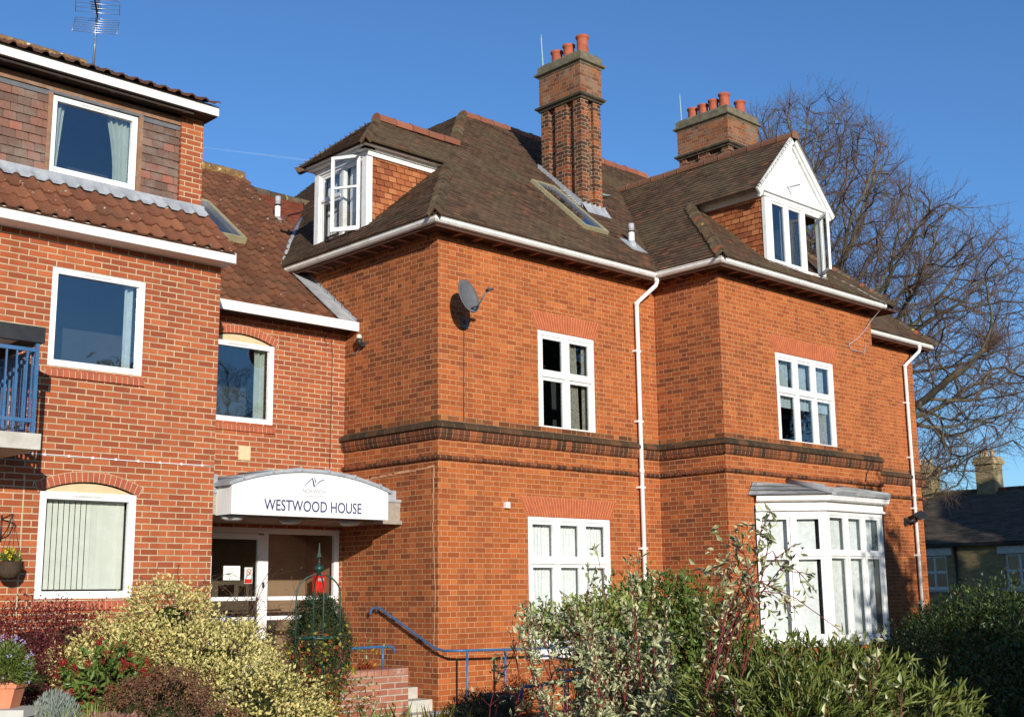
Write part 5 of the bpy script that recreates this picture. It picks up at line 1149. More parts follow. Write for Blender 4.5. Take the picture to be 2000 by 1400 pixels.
def bare_tree(name,label,base,prof,seed,nat=4800,step=.37,leaves=1500,trunk=3.0,twn=3,rt=.0125):
    """space colonisation: limbs grow towards points filling the crown profile prof [(z,r)]"""
    from mathutils.kdtree import KDTree
    rg=np.random.default_rng(seed); t=thing(name,label,'tree',tuple(base)); base=np.array(base)
    pz=[p[0] for p in prof]; pr_=[p[1] for p in prof]; A=[]
    while len(A)<nat:
        z=rg.uniform(pz[0],pz[-1]); r=np.interp(z,pz,pr_)
        if rg.random()>(r/max(pr_))**1.3+.15: continue
        a=rg.uniform(0,2*math.pi); R_=r*(1+.28*pnoise(Vector((math.cos(a)*1.6,math.sin(a)*1.6,z*.28+seed)))); q=rg.random()**.55
        if z<prof[0][0]+3.5 and q<.55: continue
        A.append((base[0]+math.cos(a)*R_*q,base[1]+math.sin(a)*R_*q,z))
    A=np.array(A); N=[base.copy()]; par=[-1]
    while N[-1][2]<base[2]+trunk: N.append(N[-1]+np.array([rg.normal()*.04,rg.normal()*.04,step])); par.append(len(N)-2)
    alive=np.ones(len(A),bool)
    for it in range(70):
        kd=KDTree(len(N)); [kd.insert(p,i) for i,p in enumerate(N)]; kd.balance(); acc={}
        for i in np.nonzero(alive)[0]:
            co,k,dist=kd.find(A[i])
            if dist<step*.95: alive[i]=False; continue
            if dist>9: continue
            v=A[i]-N[k]; acc.setdefault(k,[]).append(v/dist)
        if not acc: break
        for k,vs in acc.items():
            v=np.sum(vs,0); v=v/(np.linalg.norm(v)+1e-6)
            if par[k]>=0: pv=N[k]-N[par[k]]; v=v+.75*pv/np.linalg.norm(pv)
            v=v+rg.normal(size=3)*.18+np.array([0,0,.02]); v/=np.linalg.norm(v); N.append(N[k]+v*step); par.append(k)
    N=np.array(N); n=len(N); kids=[[] for _ in range(n)]
    for i,p in enumerate(par):
        if p>=0: kids[p].append(i)
    R2=np.zeros(n)
    for i in range(n-1,-1,-1):
        R2[i]= rt**2.3 if not kids[i] else sum(R2[c] for c in kids[i])
    Rr=R2**(1/2.3); Rr=np.minimum(Rr,.5)
    VB,FB_,VT,FT=[],[],[],[]; stack_=[(0,None)]
    while stack_:
        i,pre=stack_.pop(); ch=[pre,i] if pre is not None else [i]
        while kids[i]:
            ks=sorted(kids[i],key=lambda c:-Rr[c])
            for c in ks[1:]: stack_.append((c,i))
            i=ks[0]; ch.append(i)
        if len(ch)<2: continue
        rr=Rr[ch].copy(); 
        if pre is not None: rr[0]=min(rr[0],rr[1]*1.15)
        big=rr.max()>.045
        tube_np(VB if big else VT,FB_ if big else FT,N[ch],rr,8 if rr.max()>.15 else (5 if big else 3))
    thin=np.nonzero(Rr<.05)[0]; pidx=np.repeat(thin,twn); m=len(pidx); pp=np.array(par)[pidx]; pd=N[pidx]-N[pp]; pd/=np.linalg.norm(pd,axis=1)[:,None]+1e-9
    def twigs(P0,D,L,r0):
        m=len(P0); d=D.copy(); pts=[P0]
        for s_ in range(3):
            d=d+rg.normal(size=(m,3))*.15+np.array([0,0,.05]); d/=np.linalg.norm(d,axis=1)[:,None]; pts.append(pts[-1]+d*(L/3)[:,None])
        P=np.stack(pts,1); rad=np.linspace(1,.45,4)[None,:]*r0
        ax=np.cross(d,[.3,.2,.9]); ax/=np.linalg.norm(ax,axis=1)[:,None]+1e-9; bx=np.cross(d,ax)
        th=np.arange(3)*2*np.pi/3
        off=ax[:,None,:]*np.cos(th)[None,:,None]+bx[:,None,:]*np.sin(th)[None,:,None]
        V=P[:,:,None,:]+off[:,None,:,:]*rad[:,:,None,None]; b0=sum(len(v) for v in VT); VT.append(V.reshape(-1,3))
        k=np.arange(m)[:,None,None]*12; i=np.arange(3)[None,:,None]*3; j=np.arange(3)[None,None,:]; j2=(j+1)%3
        FT.append((b0+np.stack([k+i+j,k+i+j2,k+i+3+j2,k+i+3+j],-1)).reshape(-1,4)); return P,d
    D=pd*1.0+rg.normal(size=(m,3))*.45; D/=np.linalg.norm(D,axis=1)[:,None]; L=rg.uniform(.4,1.15,m)
    P,d=twigs(N[pidx],D,L,np.full((m,1),.0068))
    P0=P[:,1:3,:].reshape(-1,3); D2=np.repeat(d,2,axis=0)*.8+rg.normal(size=(2*m,3))*.5; D2/=np.linalg.norm(D2,axis=1)[:,None]
    P2,_=twigs(P0,D2,rg.uniform(.2,.6,2*m),np.full((2*m,1),.0045))
    quads_obj('trunk_and_limbs',VB,FB_,m_bark,t,smooth=True); quads_obj('twigs',VT,FT,m_twig,t)
    if leaves:
        tips=P2[:,-1,:]; sel=tips[rg.integers(0,len(tips),leaves)]+rg.normal(size=(leaves,3))*.04
        leafcloud('dead_leaves',sel,rg.normal(size=(leaves,3)),rg.normal(size=(leaves,3)),rg.uniform(.05,.09,leaves),.6,leafmat('dead_beech_leaf',(.30,.10,.04),None,(.45,.18,.07)),t,rg)
    return t,n
def leafcloud(name,C,D,Nn,L,wr,mat,parent,rg,fold=.25,curl=0):
    n=len(C); D=D/(np.linalg.norm(D,axis=1)[:,None]+1e-9); Nn=Nn-D*(Nn*D).sum(1)[:,None]; Nn/=np.linalg.norm(Nn,axis=1)[:,None]+1e-9; S=np.cross(D,Nn); L=np.asarray(L)[:,None]; W=L*wr
    base=C; tip=C+D*L-Nn*L*curl; mid=C+D*L*.48
    l=mid+S*W*.5+Nn*W*fold; r_=mid-S*W*.5+Nn*W*fold
    V=np.stack([base,r_,tip,l],1).reshape(-1,3); i=np.arange(n)*4; F=np.concatenate([np.stack([i,i+1,i+2],1),np.stack([i,i+2,i+3],1)])
    rn=np.repeat(rg.random(n),4); ed=np.tile([0.1,1,0.25,1],n)
    return quads_obj(name,[V],[F],mat,parent,{'rnd':rn,'edge':ed})
bb=at(1625,1150,40)
tr_,nt=bare_tree('beech_tree','large bare beech tree with fine purple brown twigs behind the old house',(bb.x,bb.y,-.2),[(4.2,3.5),(5.2,5.2),(7,6.8),(9,7.5),(10.5,7.3),(11.9,6.5),(13.4,5.4),(14.3,4.4),(15.8,3.3),(17.3,2.3),(18.0,.8)],5,trunk=7.5,rt=.016)
bare_tree('bare_tree','leafless tree far to the right of the camera, mirrored in the upper windows',(31,-27,-.2),[(3.5,3),(6,6),(9,7),(12,6),(15,3.5),(16.5,1)],6,nat=1100,step=.6,leaves=0,twn=2,rt=.02)
bare_tree('bare_tree','leafless tree standing behind the other one outside the frame, nearer the camera side',(20,-36,-.2),[(3,3),(5,5),(8,6),(10,5),(12,3),(13,1)],7,nat=900,step=.6,leaves=0,twn=2,rt=.02)
# ============================================================= PLANTS
def clumps(blobs,n,rg,shell=.75,nscale=1.6,namp=.25,zmin=-.15,up=.0,face=None):
    """points near the surface of a union of ellipsoids (centre,radii), with outward normals"""
    C=np.array([b[0] for b in blobs],float); Rr=np.array([b[1] for b in blobs],float)
    wts=np.array([(r[0]*r[1]+r[0]*r[2]+r[1]*r[2]) for r in Rr]); wts/=wts.sum(); P=[];Nn=[]; got=0
    while got<n:
        k=rg.choice(len(C),n,p=wts); d=rg.normal(size=(n,3)); d/=np.linalg.norm(d,axis=1)[:,None]
        rad=shell+(1-shell)*rg.random(n)**.5
        no=np.array([pnoise(Vector(tuple(x))) for x in (d*nscale+C[k]*1.7)]); rad=rad*(1+namp*no)
        p=C[k]+d*Rr[k]*rad[:,None]; ok=(p[:,2]>zmin)
        for j in range(len(C)):
            q=(p-C[j])/Rr[j]; ok&=~((np.linalg.norm(q,axis=1)<shell*.93)&(k!=j))
        p,dd=p[ok],(d/Rr[k])[ok]; P.append(p); Nn.append(dd/np.linalg.norm(dd,axis=1)[:,None]); got+=len(p)
    return np.concatenate(P)[:n],np.concatenate(Nn)[:n]
def stems_to(P,base,rg,n,r,sides=4,wander=.1,VV=None,FF=None,sag=.0):
    V,F=([],[]) if VV is None else (VV,FF)
    for i in rg.integers(0,len(P),n):
        b=np.array(base)+rg.normal(size=3)*np.array([.12,.12,0]); e=P[i]; k=6; t_=np.linspace(0,1,k)[:,None]
        mid=(b+e)/2+rg.normal(size=3)*wander*np.linalg.norm(e-b); mid[2]+=.15*np.linalg.norm(e-b)
        pts=(1-t_)**2*b+2*t_*(1-t_)*mid+t_**2*e; tube_np(V,F,pts,np.linspace(r,r*.35,k),sides)
    return V,F
def bush(name,label,blobs,n,L,wr,mat,stemmat,seed,per=6,spread=.05,shell=.72,outw=.9,group=None,stems=60,sr=.008,upb=.3,fold=.25,curl=.15,cat='shrub',namp=.25,stemr=None,extra=None,zmin=-.15,core=True,ck=.56):
    rg=np.random.default_rng(seed); C=np.array([b[0] for b in blobs],float); base=(C[:,0].mean(),C[:,1].mean(),-.2)
    t=thing(name,label,cat,base,group); m=max(1,n//per); P,Nn=clumps(blobs,m,rg,shell,namp=namp,zmin=zmin)
    Pc=np.repeat(P,per,0)+rg.normal(size=(m*per,3))*spread; D=np.repeat(Nn,per,0)*outw+rg.normal(size=(m*per,3))*.6+np.array([0,0,upb]); NN=np.repeat(Nn,per,0)+rg.normal(size=(m*per,3))*.55+np.array([0,0,.35])
    leafcloud('foliage',Pc,D,NN,rg.uniform(.7,1.2,m*per)*L,wr,mat,t,rg,fold,curl)
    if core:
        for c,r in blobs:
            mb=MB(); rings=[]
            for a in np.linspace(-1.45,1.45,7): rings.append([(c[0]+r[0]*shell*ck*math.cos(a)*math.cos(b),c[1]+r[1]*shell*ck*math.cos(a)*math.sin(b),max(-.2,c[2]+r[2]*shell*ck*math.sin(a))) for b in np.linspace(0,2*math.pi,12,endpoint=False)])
            mb.loft(rings); mb.build('shade_core',m_inner,t)  # dark solid core, shade between the leaves put into its colour
    if stems: V,F=stems_to(P,base,rg,stems,sr); quads_obj('stems',V,F,stemmat,t)
    return t,P,Nn,rg
m_inner=plain('inner_shade_dark',(.03,.035,.012),(.018,.022,.008),12,.95,.05,.6,fine=20)  # near-black green standing in for the shade inside the shrubs
m_stemb=plain('brown_stem',(.12,.075,.045),(.08,.05,.03),9,.8,.2,0)
m_stemr=plain('red_stem',(.20,.03,.03),(.11,.025,.028),9,.5,.3,0)
l_gold=leafmat('golden_leaf',(.20,.23,.04),(.80,.66,.27),(.26,.28,.05),rough=.4,e0=.15,e1=.6)
l_maroon=leafmat('maroon_leaf',(.12,.02,.025),None,(.26,.045,.04),rough=.5)
l_skim=leafmat('skimmia_leaf',(.10,.17,.03),None,(.32,.36,.09),rough=.35)
l_redbud=leafmat('red_bud',(.30,.012,.018),None,(.42,.03,.03),rough=.6,trans=.05)
l_brown=leafmat('dried_flower',(.17,.075,.04),None,(.28,.14,.075),rough=.9,trans=.1)
l_grey=leafmat('silver_leaf',(.28,.33,.28),None,(.45,.50,.43),rough=.7)
l_green=leafmat('fresh_leaf',(.12,.18,.035),None,(.26,.31,.07),rough=.35)
l_lime=leafmat('lime_leaf',(.26,.32,.08),None,(.46,.48,.16),rough=.4)
l_var=leafmat('variegated_leaf',(.20,.25,.11),(.68,.65,.39),(.30,.32,.13),rough=.45,e0=.35,e1=.7)
l_dark=leafmat('dark_leaf',(.03,.06,.015),None,(.06,.10,.025),rough=.35,trans=.12)
l_con=leafmat('conifer_leaf',(.025,.05,.015),None,(.06,.09,.025),rough=.6,trans=.1)
l_olive=leafmat('olive_leaf',(.15,.19,.04),None,(.34,.35,.09),rough=.35)
l_ylw=leafmat('yellow_leaf',(.45,.33,.04),None,(.65,.50,.06),rough=.5)
l_orange=leafmat('autumn_leaf',(.28,.06,.02),None,(.5,.16,.03),rough=.5)
l_petal=leafmat('yellow_petal',(.80,.58,.02),None,(.9,.75,.05),rough=.6)
l_lilac=leafmat('lilac_petal',(.50,.42,.68),None,(.62,.56,.78),rough=.6)
def B(px,py,D,rx,ry,rz,dz=0): p=at(px,py,D); return ((p.x,p.y,p.z+dz),(rx,ry,rz))

# golden variegated euonymus mound
bush('golden_shrub','big golden cream variegated shrub spreading in front of the entrance',
 [B(330,1215,10.0,.38,.38,.32),B(300,1330,9.8,.62,.5,.50),B(420,1300,9.8,.55,.5,.38),B(490,1390,9.4,.50,.45,.42),B(200,1300,10.0,.42,.4,.34),B(390,1420,9.4,.7,.5,.5),B(560,1420,9.6,.35,.35,.30)],26000,.037,.5,l_gold,m_stemb,11,per=8,spread=.035,shell=.70,stems=50,namp=.45)
# red berberis / cotoneaster at the left
def twiggy(name,label,base,reach,n,seed,mat,leafm,nl,L,r=.006,hang=.5,spread=1.0,wr=.5,group=None,cat='shrub',sides=4,sub=4,up=1.0):
    rg=np.random.default_rng(seed); t=thing(name,label,cat,(base[0],base[1],-.2),group); V,F=[],[]; P=[]
    base=np.array(base,float); reach=np.array(reach,float)
    def br(p,d,l,r,lv):
        k=5; pts=[p]
        for i in range(k):
            d=d+rg.normal(size=3)*.16+np.array([0,0,-hang*.12*(i+1)/k*(1+lv*.5)]); d/=np.linalg.norm(d); pts.append(pts[-1]+d*l/k)
        pts=np.array(pts); tube_np(V,F,pts,np.linspace(r,r*.45,k+1),sides if lv<2 else 3)
        for q in pts[1:]: P.append((q,d))
        if lv<2:
            for c in range(sub):
                i=rg.integers(1,k); nd=d*.7+rg.normal(size=3)*.55+np.array([0,0,.15]); nd/=np.linalg.norm(nd); br(pts[i],nd,l*rg.uniform(.35,.6),r*.6,lv+1)
    for i in range(n):
        d=rg.normal(size=3)*np.array([spread,spread,.35])*.5+np.array([0,0,up]); d/=np.linalg.norm(d); b=base+rg.uniform(-1,1,3)*np.array([reach[0],reach[1],0]); br(b,d,reach[2]*rg.uniform(.6,1.1),r,0)
    quads_obj('stems',V,F,mat,t)
    if nl:
        pp=np.array([q[0] for q in P]); dd=np.array([q[1] for q in P]); ix=rg.integers(0,len(pp),nl)
        leafcloud('foliage',pp[ix]+rg.normal(size=(nl,3))*.02,dd[ix]+rg.normal(size=(nl,3))*.7,rg.normal(size=(nl,3))+np.array([0,0,.4]),rg.uniform(.7,1.2,nl)*L,wr,leafm,t,rg,.2,.1)
    return t,P
p=at(70,1400,9.6); 
bush('maroon_shrub','low maroon red leaved shrub under the arched window at far left',[B(60,1330,9.8,.45,.4,.36),B(150,1380,9.7,.38,.35,.30),B(10,1280,10.0,.35,.3,.30),B(190,1290,10.3,.3,.3,.24),B(60,1255,10.6,.55,.3,.30),B(140,1240,10.8,.4,.3,.24)],16000,.026,.6,l_maroon,m_stemb,12,per=7,spread=.05,shell=.6,stems=90,namp=.5,core=True)
twiggy('berberis_twigs','arching brown twiggy branches rising above the maroon shrub',(at(90,1360,10.1).x,at(90,1360,10.1).y,.45),(.75,.3,.95),44,13,m_stemb,l_maroon,1500,.02,hang=1.2,spread=1.3)
twiggy('bare_twiggy_shrub','reddish brown twiggy shrub between golden shrub and entrance door',(at(385,1330,11.3).x,at(385,1330,11.3).y,.85),(.42,.25,.95),40,14,m_stemb,l_brown,900,.018,hang=1.0,spread=1.1)
# skimmia
t_,P_,N_,rg_=bush('skimmia_shrub','glossy green shrub covered with dark red flower buds',[B(200,1340,8.9,.27,.25,.25),B(165,1400,8.8,.2,.2,.2),B(255,1400,8.9,.22,.2,.2),B(240,1330,9.1,.2,.2,.16)],2600,.065,.42,l_skim,m_stemb,15,per=7,spread=.03,shell=.7,stems=30)
ix=rg_.integers(0,len(P_),330); Q=P_[ix]+N_[ix]*.075; Q=np.repeat(Q,26,0)+rg_.normal(size=(330*26,3))*.014
leafcloud('flower_buds',Q,rg_.normal(size=Q.shape),rg_.normal(size=Q.shape),np.full(len(Q),.012),.9,l_redbud,t_,rg_)
# brown dried flower heads
t_,P_,N_,rg_=bush('dried_sedum','dense mound of brown dried flower heads in the front of the bed',[B(330,1400,8.4,.36,.32,.30),B(260,1390,8.4,.24,.2,.22),B(420,1420,8.5,.24,.22,.24),B(330,1345,8.7,.30,.25,.16)],9000,.016,.8,l_brown,m_stemb,16,per=18,spread=.02,shell=.72,stems=150,sr=.004,outw=.3,namp=.4)
# silver lavender
rg=np.random.default_rng(17); t_=thing('lavender_bush','silver grey lavender clump beside the terracotta trough','shrub',tuple(at(100,1400,8.3)))
m=5200; c=np.array(at(105,1430,8.3)); d=rg.normal(size=(m,3)); d[:,2]=abs(d[:,2])*1.2+.2; d/=np.linalg.norm(d,axis=1)[:,None]; rad=rg.uniform(.3,1,m)[:,None]
leafcloud('foliage',c+d*rad*np.array([.19,.19,.26]),d*.5+np.array([0,0,1])+rg.normal(size=(m,3))*.22,rg.normal(size=(m,3)),rg.uniform(.025,.05,m),.16,l_grey,t_,rg)
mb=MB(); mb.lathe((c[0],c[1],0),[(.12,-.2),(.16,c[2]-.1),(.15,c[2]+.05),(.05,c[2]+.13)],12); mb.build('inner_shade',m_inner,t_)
# terracotta trough with plants on stone ledge
T0=at(-40,1364,8.0)
ld=thing('stone_ledge','pale stone ledge carrying the terracotta trough at the bottom left corner','ledge',(T0.x,T0.y,-.2))
tx=_r.normalized(); ty=Vector((tx.y,-tx.x,0))*-1
pl=at(46,1386,8.0); z0=pl.z
mb=MB(); mb.obox(Vector((pl.x,pl.y,z0-.05)),-tx*.8,ty*.35,(0,0,.05)); mb.build('slab',m_stone,ld); mb=MB(); mb.obox(Vector((pl.x,pl.y,-.2))-tx*.03+ty*.03,-tx*.7,ty*.28,(0,0,z0-.05+.199)); mb.build('pier',m_planter,ld)
tr=thing('terracotta_trough','orange terracotta trough planted with green and lilac flowers, bottom left corner','planter',(T0.x,T0.y,z0))
q=at(22,1384,8.12); q=Vector((q.x,q.y,z0+.001)); mb=MB()
def rr(w0,w1,z,dd): return [q+tx*(-w1)+ty*(.0-dd)+Vector((0,0,z)),q+tx*(w0)+ty*(-dd)+Vector((0,0,z)),q+tx*(w0)+ty*(.16+dd)+Vector((0,0,z)),q+tx*(-w1)+ty*(.16+dd)+Vector((0,0,z))]
mb.loft([rr(-.01,.55,0,0),rr(.018,.58,.125,.012),rr(.03,.59,.13,.02),rr(.035,.595,.155,.022),rr(.02,.58,.155,.01),rr(.015,.57,.13,.0)],smooth=False); mb.build('trough',m_terra,tr)
rg=np.random.default_rng(19); m=2600; c=np.array(q)+np.array(tx)*(-.10)+np.array(ty)*.1+np.array([0,0,.16]); d=rg.normal(size=(m,3)); d[:,2]=abs(d[:,2]); d/=np.linalg.norm(d,axis=1)[:,None]
P=c+d*rg.uniform(.4,1,m)[:,None]*np.array([.2,.2,.28]); leafcloud('foliage',P,d+rg.normal(size=(m,3))*.4,rg.normal(size=(m,3))+[0,0,.5],rg.uniform(.02,.045,m),.3,l_green,tr,rg)
P=c+d[:260]*rg.uniform(.95,1.08,260)[:,None]*np.array([.2,.2,.30]); P=np.repeat(P[:70],5,0)+rg.normal(size=(350,3))*.006; tag(leafcloud('flowers',P,rg.normal(size=(350,3)),rg.normal(size=(350,3)),np.full(350,.014),.7,l_lilac,tr,rg),kind='stuff')
# tufts at the front of the bed
def tuft(name,label,c,n,L,mat,seed,wr=.04,sp=.08,cat='plant',up=1.0):
    rg=np.random.default_rng(seed); t=thing(name,label,cat,(c[0],c[1],c[2]-L)); d=rg.normal(size=(n,3))*.35; d[:,2]=up; 
    leafcloud('leaves',np.array(c)+rg.normal(size=(n,3))*np.array([sp,sp,.01])-np.array([0,0,L*.9]),d,rg.normal(size=(n,3)),rg.uniform(.7,1.2,n)*L,wr,mat,t,rg,.1,.15); return t
tuft('grass_tuft','narrow leaved green tuft below the skimmia',at(170,1385,8.0),70,.22,l_lime,21)
tuft('pink_sedum','pinkish fleshy rosette plant beside the green tuft',at(215,1395,7.9),420,.06,leafmat('pink_leaf',(.30,.15,.11),None,(.42,.24,.17)),22,.35,.07)
tuft('yellow_tuft','yellow strap leaves below the brick planter beside the wall corner',at(850,1385,12.5),60,.36,l_ylw,23,.05,.16)
tuft('reedy_tuft','thin stalks standing in front of the weathered planter',at(740,1370,12.2),40,.36,l_lime,24,.03,.22)

# topiary and obelisk
bush('topiary_bush','clipped egg shaped dark green conifer behind the green obelisk',[B(622,1268,13.0,.33,.33,.58)],15000,.028,.35,l_con,m_stemb,31,per=5,spread=.02,shell=.88,stems=0,namp=.08,cat='topiary',upb=.1,ck=.97)
ob=at(618,1400,11.6); ox,oy=ob.x,ob.y; zt_=at(618,1120,11.6).z
obk=thing('garden_obelisk','dark green metal plant obelisk with hooped dome and arrow finial','obelisk',(ox,oy,-.2))
rO=.215
for k in range(4):
    a=R(-22+90*k); mb=MB(); pts=[(ox+rO*math.cos(a),oy+rO*math.sin(a),-.2)]+[(ox+rO*math.cos(a)*math.cos(t),oy+rO*math.sin(a)*math.cos(t),zt_-.20+.20*math.sin(t)+0) for t in np.linspace(0,math.pi/2,9)]
    mb.tube(pts,.008,6); mb.build('hoop',m_green,obk)
for z in (zt_-.60,zt_-1.46):
    mb=MB(); pts=[(ox+rO*math.cos(t),oy+rO*math.sin(t),z) for t in np.linspace(0,2*math.pi,33)]; mb.tube(pts,.010,6,cap=False); mb.build('ring',m_green,obk)
mb=MB(); mb.lathe((ox,oy,zt_),[(.02,-.01),(.02,.02),(.035,.03),(.045,.055),(.035,.08),(.01,.09),(.012,.12),(.006,.13),(.006,.17)],16); mb.loft([[(ox+dx*s,oy+dy*s,z) for dx,dy in ((1,0),(0,1),(-1,0),(0,-1))] for s,z in ((.006,zt_+.15),(.028,zt_+.165),(.012,zt_+.21),(.003,zt_+.30))],smooth=False); mb.build('finial',m_green,obk)
t_,P=twiggy('climbing_rose','straggly climbing rose with yellow and red autumn leaves on the obelisk',(ox,oy,.0),(.15,.15,1.25),30,33,m_stemb,l_ylw,0,.03,r=.005,hang=.2,spread=.28,sub=3)
rg=np.random.default_rng(34); pp=np.array([q[0] for q in P]); pp=pp[pp[:,2]<zt_-.50]
for mt,n_,nm in ((l_orange,700,'foliage'),(l_ylw,450,'foliage'),(l_green,900,'foliage')):
    ix=rg.integers(0,len(pp),n_); leafcloud(nm,pp[ix]+rg.normal(size=(n_,3))*.03,rg.normal(size=(n_,3)),rg.normal(size=(n_,3))+[0,0,.5],rg.uniform(.03,.06,n_),.55,mt,t_,rg)
# planter flowers
def posy(name,label,c,seed,leafm,petm,n=260,np_=40,s=.13,L=.05):
    rg=np.random.default_rng(seed); t=thing(name,label,'plant',tuple(c)); d=rg.normal(size=(n,3)); d[:,2]=abs(d[:,2]); d/=np.linalg.norm(d,axis=1)[:,None]
    leafcloud('foliage',np.array(c)+d*rg.uniform(.3,1,n)[:,None]*s,d+[0,0,.5],rg.normal(size=(n,3)),rg.uniform(.7,1.2,n)*L,.45,leafm,t,rg)
    if petm is not None:
        P=np.array(c)+d[:np_]*s*1.1; P=np.repeat(P,6,0)+rg.normal(size=(np_*6,3))*.008; leafcloud('petals',P,rg.normal(size=P.shape),rg.normal(size=P.shape),np.full(len(P),.026),.9,petm,t,rg)
posy('yellow_primula','yellow flowers with green leaves in the planter left of the rail post',(-1.98,-.52,.55),41,l_green,l_petal,240,5,.13)
posy('heuchera_plant','orange brown crinkled leaves at the right end of the planter',(-1.62,-.5,.56),42,l_orange,None,360,0,.14)
posy('yellow_pansies','yellow pansies filling the hanging basket',(-5.85,.33,1.93),43,l_green,l_petal,300,12,.12,.04)
posy('planter_foliage','dark green planter plant with yellow flowers beside the obelisk',(-2.6,-.5,.55),44,l_dark,l_petal,500,7,.2)

# conifer-like dark shrub bottom centre, pot
bush('dark_low_shrub','low blue green needled shrub against the base of the old house',[B(945,1410,13.5,.42,.35,.32),B(900,1420,13.3,.25,.25,.2)],5200,.05,.22,leafmat('needle_leaf',(.04,.075,.04),None,(.09,.13,.07),rough=.5),m_stemb,51,per=8,spread=.03,shell=.65,stems=30)
gp_=thing('plastic_pot','grey plastic plant pot behind the ramp handrail','pot',(1.15,-.35,-.2)); pc=at(975,1400,16.2)
mb=MB(); mb.lathe((pc.x,pc.y,0),[(.18,-.2),(.23,.16),(.25,.165),(.25,.21),(.235,.21),(.22,.1),(.02,.09)],24); mb.build('pot',m_dlead,gp_)
bush('bronze_shrub','small bronze leaved bush between the pot and the house wall',[B(1010,1370,16.3,.3,.2,.3)],1400,.04,.5,l_orange,m_stemb,52,per=4,spread=.05,shell=.4,stems=30,core=False)

# big mixed shrubs in the middle
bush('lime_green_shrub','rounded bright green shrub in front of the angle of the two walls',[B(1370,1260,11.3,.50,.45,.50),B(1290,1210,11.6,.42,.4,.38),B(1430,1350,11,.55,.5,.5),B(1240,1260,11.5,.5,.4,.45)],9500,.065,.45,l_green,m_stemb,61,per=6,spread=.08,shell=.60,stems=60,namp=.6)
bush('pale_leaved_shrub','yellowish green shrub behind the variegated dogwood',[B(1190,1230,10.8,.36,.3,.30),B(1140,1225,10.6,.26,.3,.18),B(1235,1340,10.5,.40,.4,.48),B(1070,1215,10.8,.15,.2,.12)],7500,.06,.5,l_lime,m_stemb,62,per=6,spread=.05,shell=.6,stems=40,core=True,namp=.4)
def dogwood(name,label,base,targets,seed,nl,L=.085,rk=1.0,via=None):
    rg=np.random.default_rng(seed); t=thing(name,label,'shrub',tuple(base),'red stemmed variegated dogwoods'); V,F=[],[]; tips=[]
    for tx_ in targets:
        e=np.array(tx_,float); b=np.array(base)+rg.normal(size=3)*[.13,.13,0]; k=8; u=np.linspace(0,1,k)[:,None]; mid=(b+e)/2+rg.normal(size=3)*.22; mid[2]-=.12
        if via is not None: mid=2*(np.array(via)+rg.normal(size=3)*.10)-(b+e)/2
        pts=(1-u)**2*b+2*u*(1-u)*mid+u**2*e+rg.normal(size=(k,3))*.022*np.sin(u*math.pi); tube_np(V,F,pts,np.linspace(.0085*rk,.0022*rk,k),6); tips.append((pts[-1],pts[-1]-pts[-2]))
        for s_ in range(9):
            i=rg.integers(3,k); d=(pts[min(i,k-1)]-pts[i-1]); d/=np.linalg.norm(d); nd=d+rg.normal(size=3)*.5+[0,0,.25]; nd/=np.linalg.norm(nd); l=rg.uniform(.15,.42)*(1.2-.6*i/k); p=pts[i-1]; q=[p]
            for j in range(4): nd=nd+rg.normal(size=3)*.12+[0,0,.06]; nd/=np.linalg.norm(nd); q.append(q[-1]+nd*l/4)
            q=np.array(q); tube_np(V,F,q,np.linspace(.0035,.0014,5),4); tips.append((q[-1],nd)); 
            if rg.random()<.6: tips.append((q[2],nd))
    quads_obj('stems',V,F,m_stemr,t); m=min(len(tips),10**6); per=max(2,nl//len(tips))
    P=np.repeat(np.array([a for a,_ in tips]),per,0); D=np.repeat(np.array([b/np.linalg.norm(b) for _,b in tips]),per,0)
    n=len(P); leafcloud('foliage',P+rg.normal(size=(n,3))*.015-D*rg.random((n,1))*.07,D*.7+rg.normal(size=(n,3))*.7,rg.normal(size=(n,3))+[0,0,.4],rg.uniform(.55,1.1,n)*L,.42,l_var,t,rg,.22,.35)
T=lambda L_:[tuple(at(*q)) for q in L_]
rgq=np.random.default_rng(5)
b1=at(1240,1640,9.2); b1=(b1.x,b1.y,-.2)
tg=[(1250,1085,9.1),(1165,1070,9.2),(1225,1090,9.0),(1290,1120,9.2),(1150,1110,9.3),(1105,1160,9.3)]+[(x_,rgq.uniform(1175,1235 if x_<1150 else 1370),rgq.uniform(8.7,9.9)) for x_ in [rgq.uniform(1010,1330) for _ in range(34)]]
dogwood('variegated_dogwood','white edged variegated dogwood with red stems in front of the ground floor window',b1,T(tg),71,3900,.072)
b2=at(1330,1600,8.6); b2=(b2.x,b2.y,-.2)
tg=[(1490,1010,8.6),(1555,1060,8.5),(1400,1085,8.7),(1430,1060,8.7),(1520,1100,8.6),(1470,1160,8.6),(1385,1150,8.8),(1500,1060,8.6),(1590,1150,8.5),(1640,1230,8.4),(1560,1200,8.5)]
dogwood('variegated_dogwood','tall red stemmed dogwood with few cream edged leaves beside the bay window',b2,T(tg),72,560,.078,1.05,via=at(1452,1215,8.6))
b3=at(1560,1600,8.2); b3=(b3.x,b3.y,-.2)
dogwood('variegated_dogwood','low sprawling red stems with a few pale leaves among the long leaved bush',b3,T([(1430,1330,8.0),(1680,1300,8.0),(1720,1240,8.2),(1500,1290,8.1),(1620,1380,7.8),(1380,1370,8.2),(1560,1330,8.0),(1760,1330,8.0)]),73,160,.08)
b4=at(1010,1600,10.4); b4=(b4.x,b4.y,-.2)
dogwood('variegated_dogwood','small variegated sprays at the left edge of the dogwood by the blue rail',b4,T([(1000,1200,10.2),(1030,1190,10.2),(1020,1240,10.1),(1060,1220,10.3),(995,1290,10.3)]),74,230,.075)
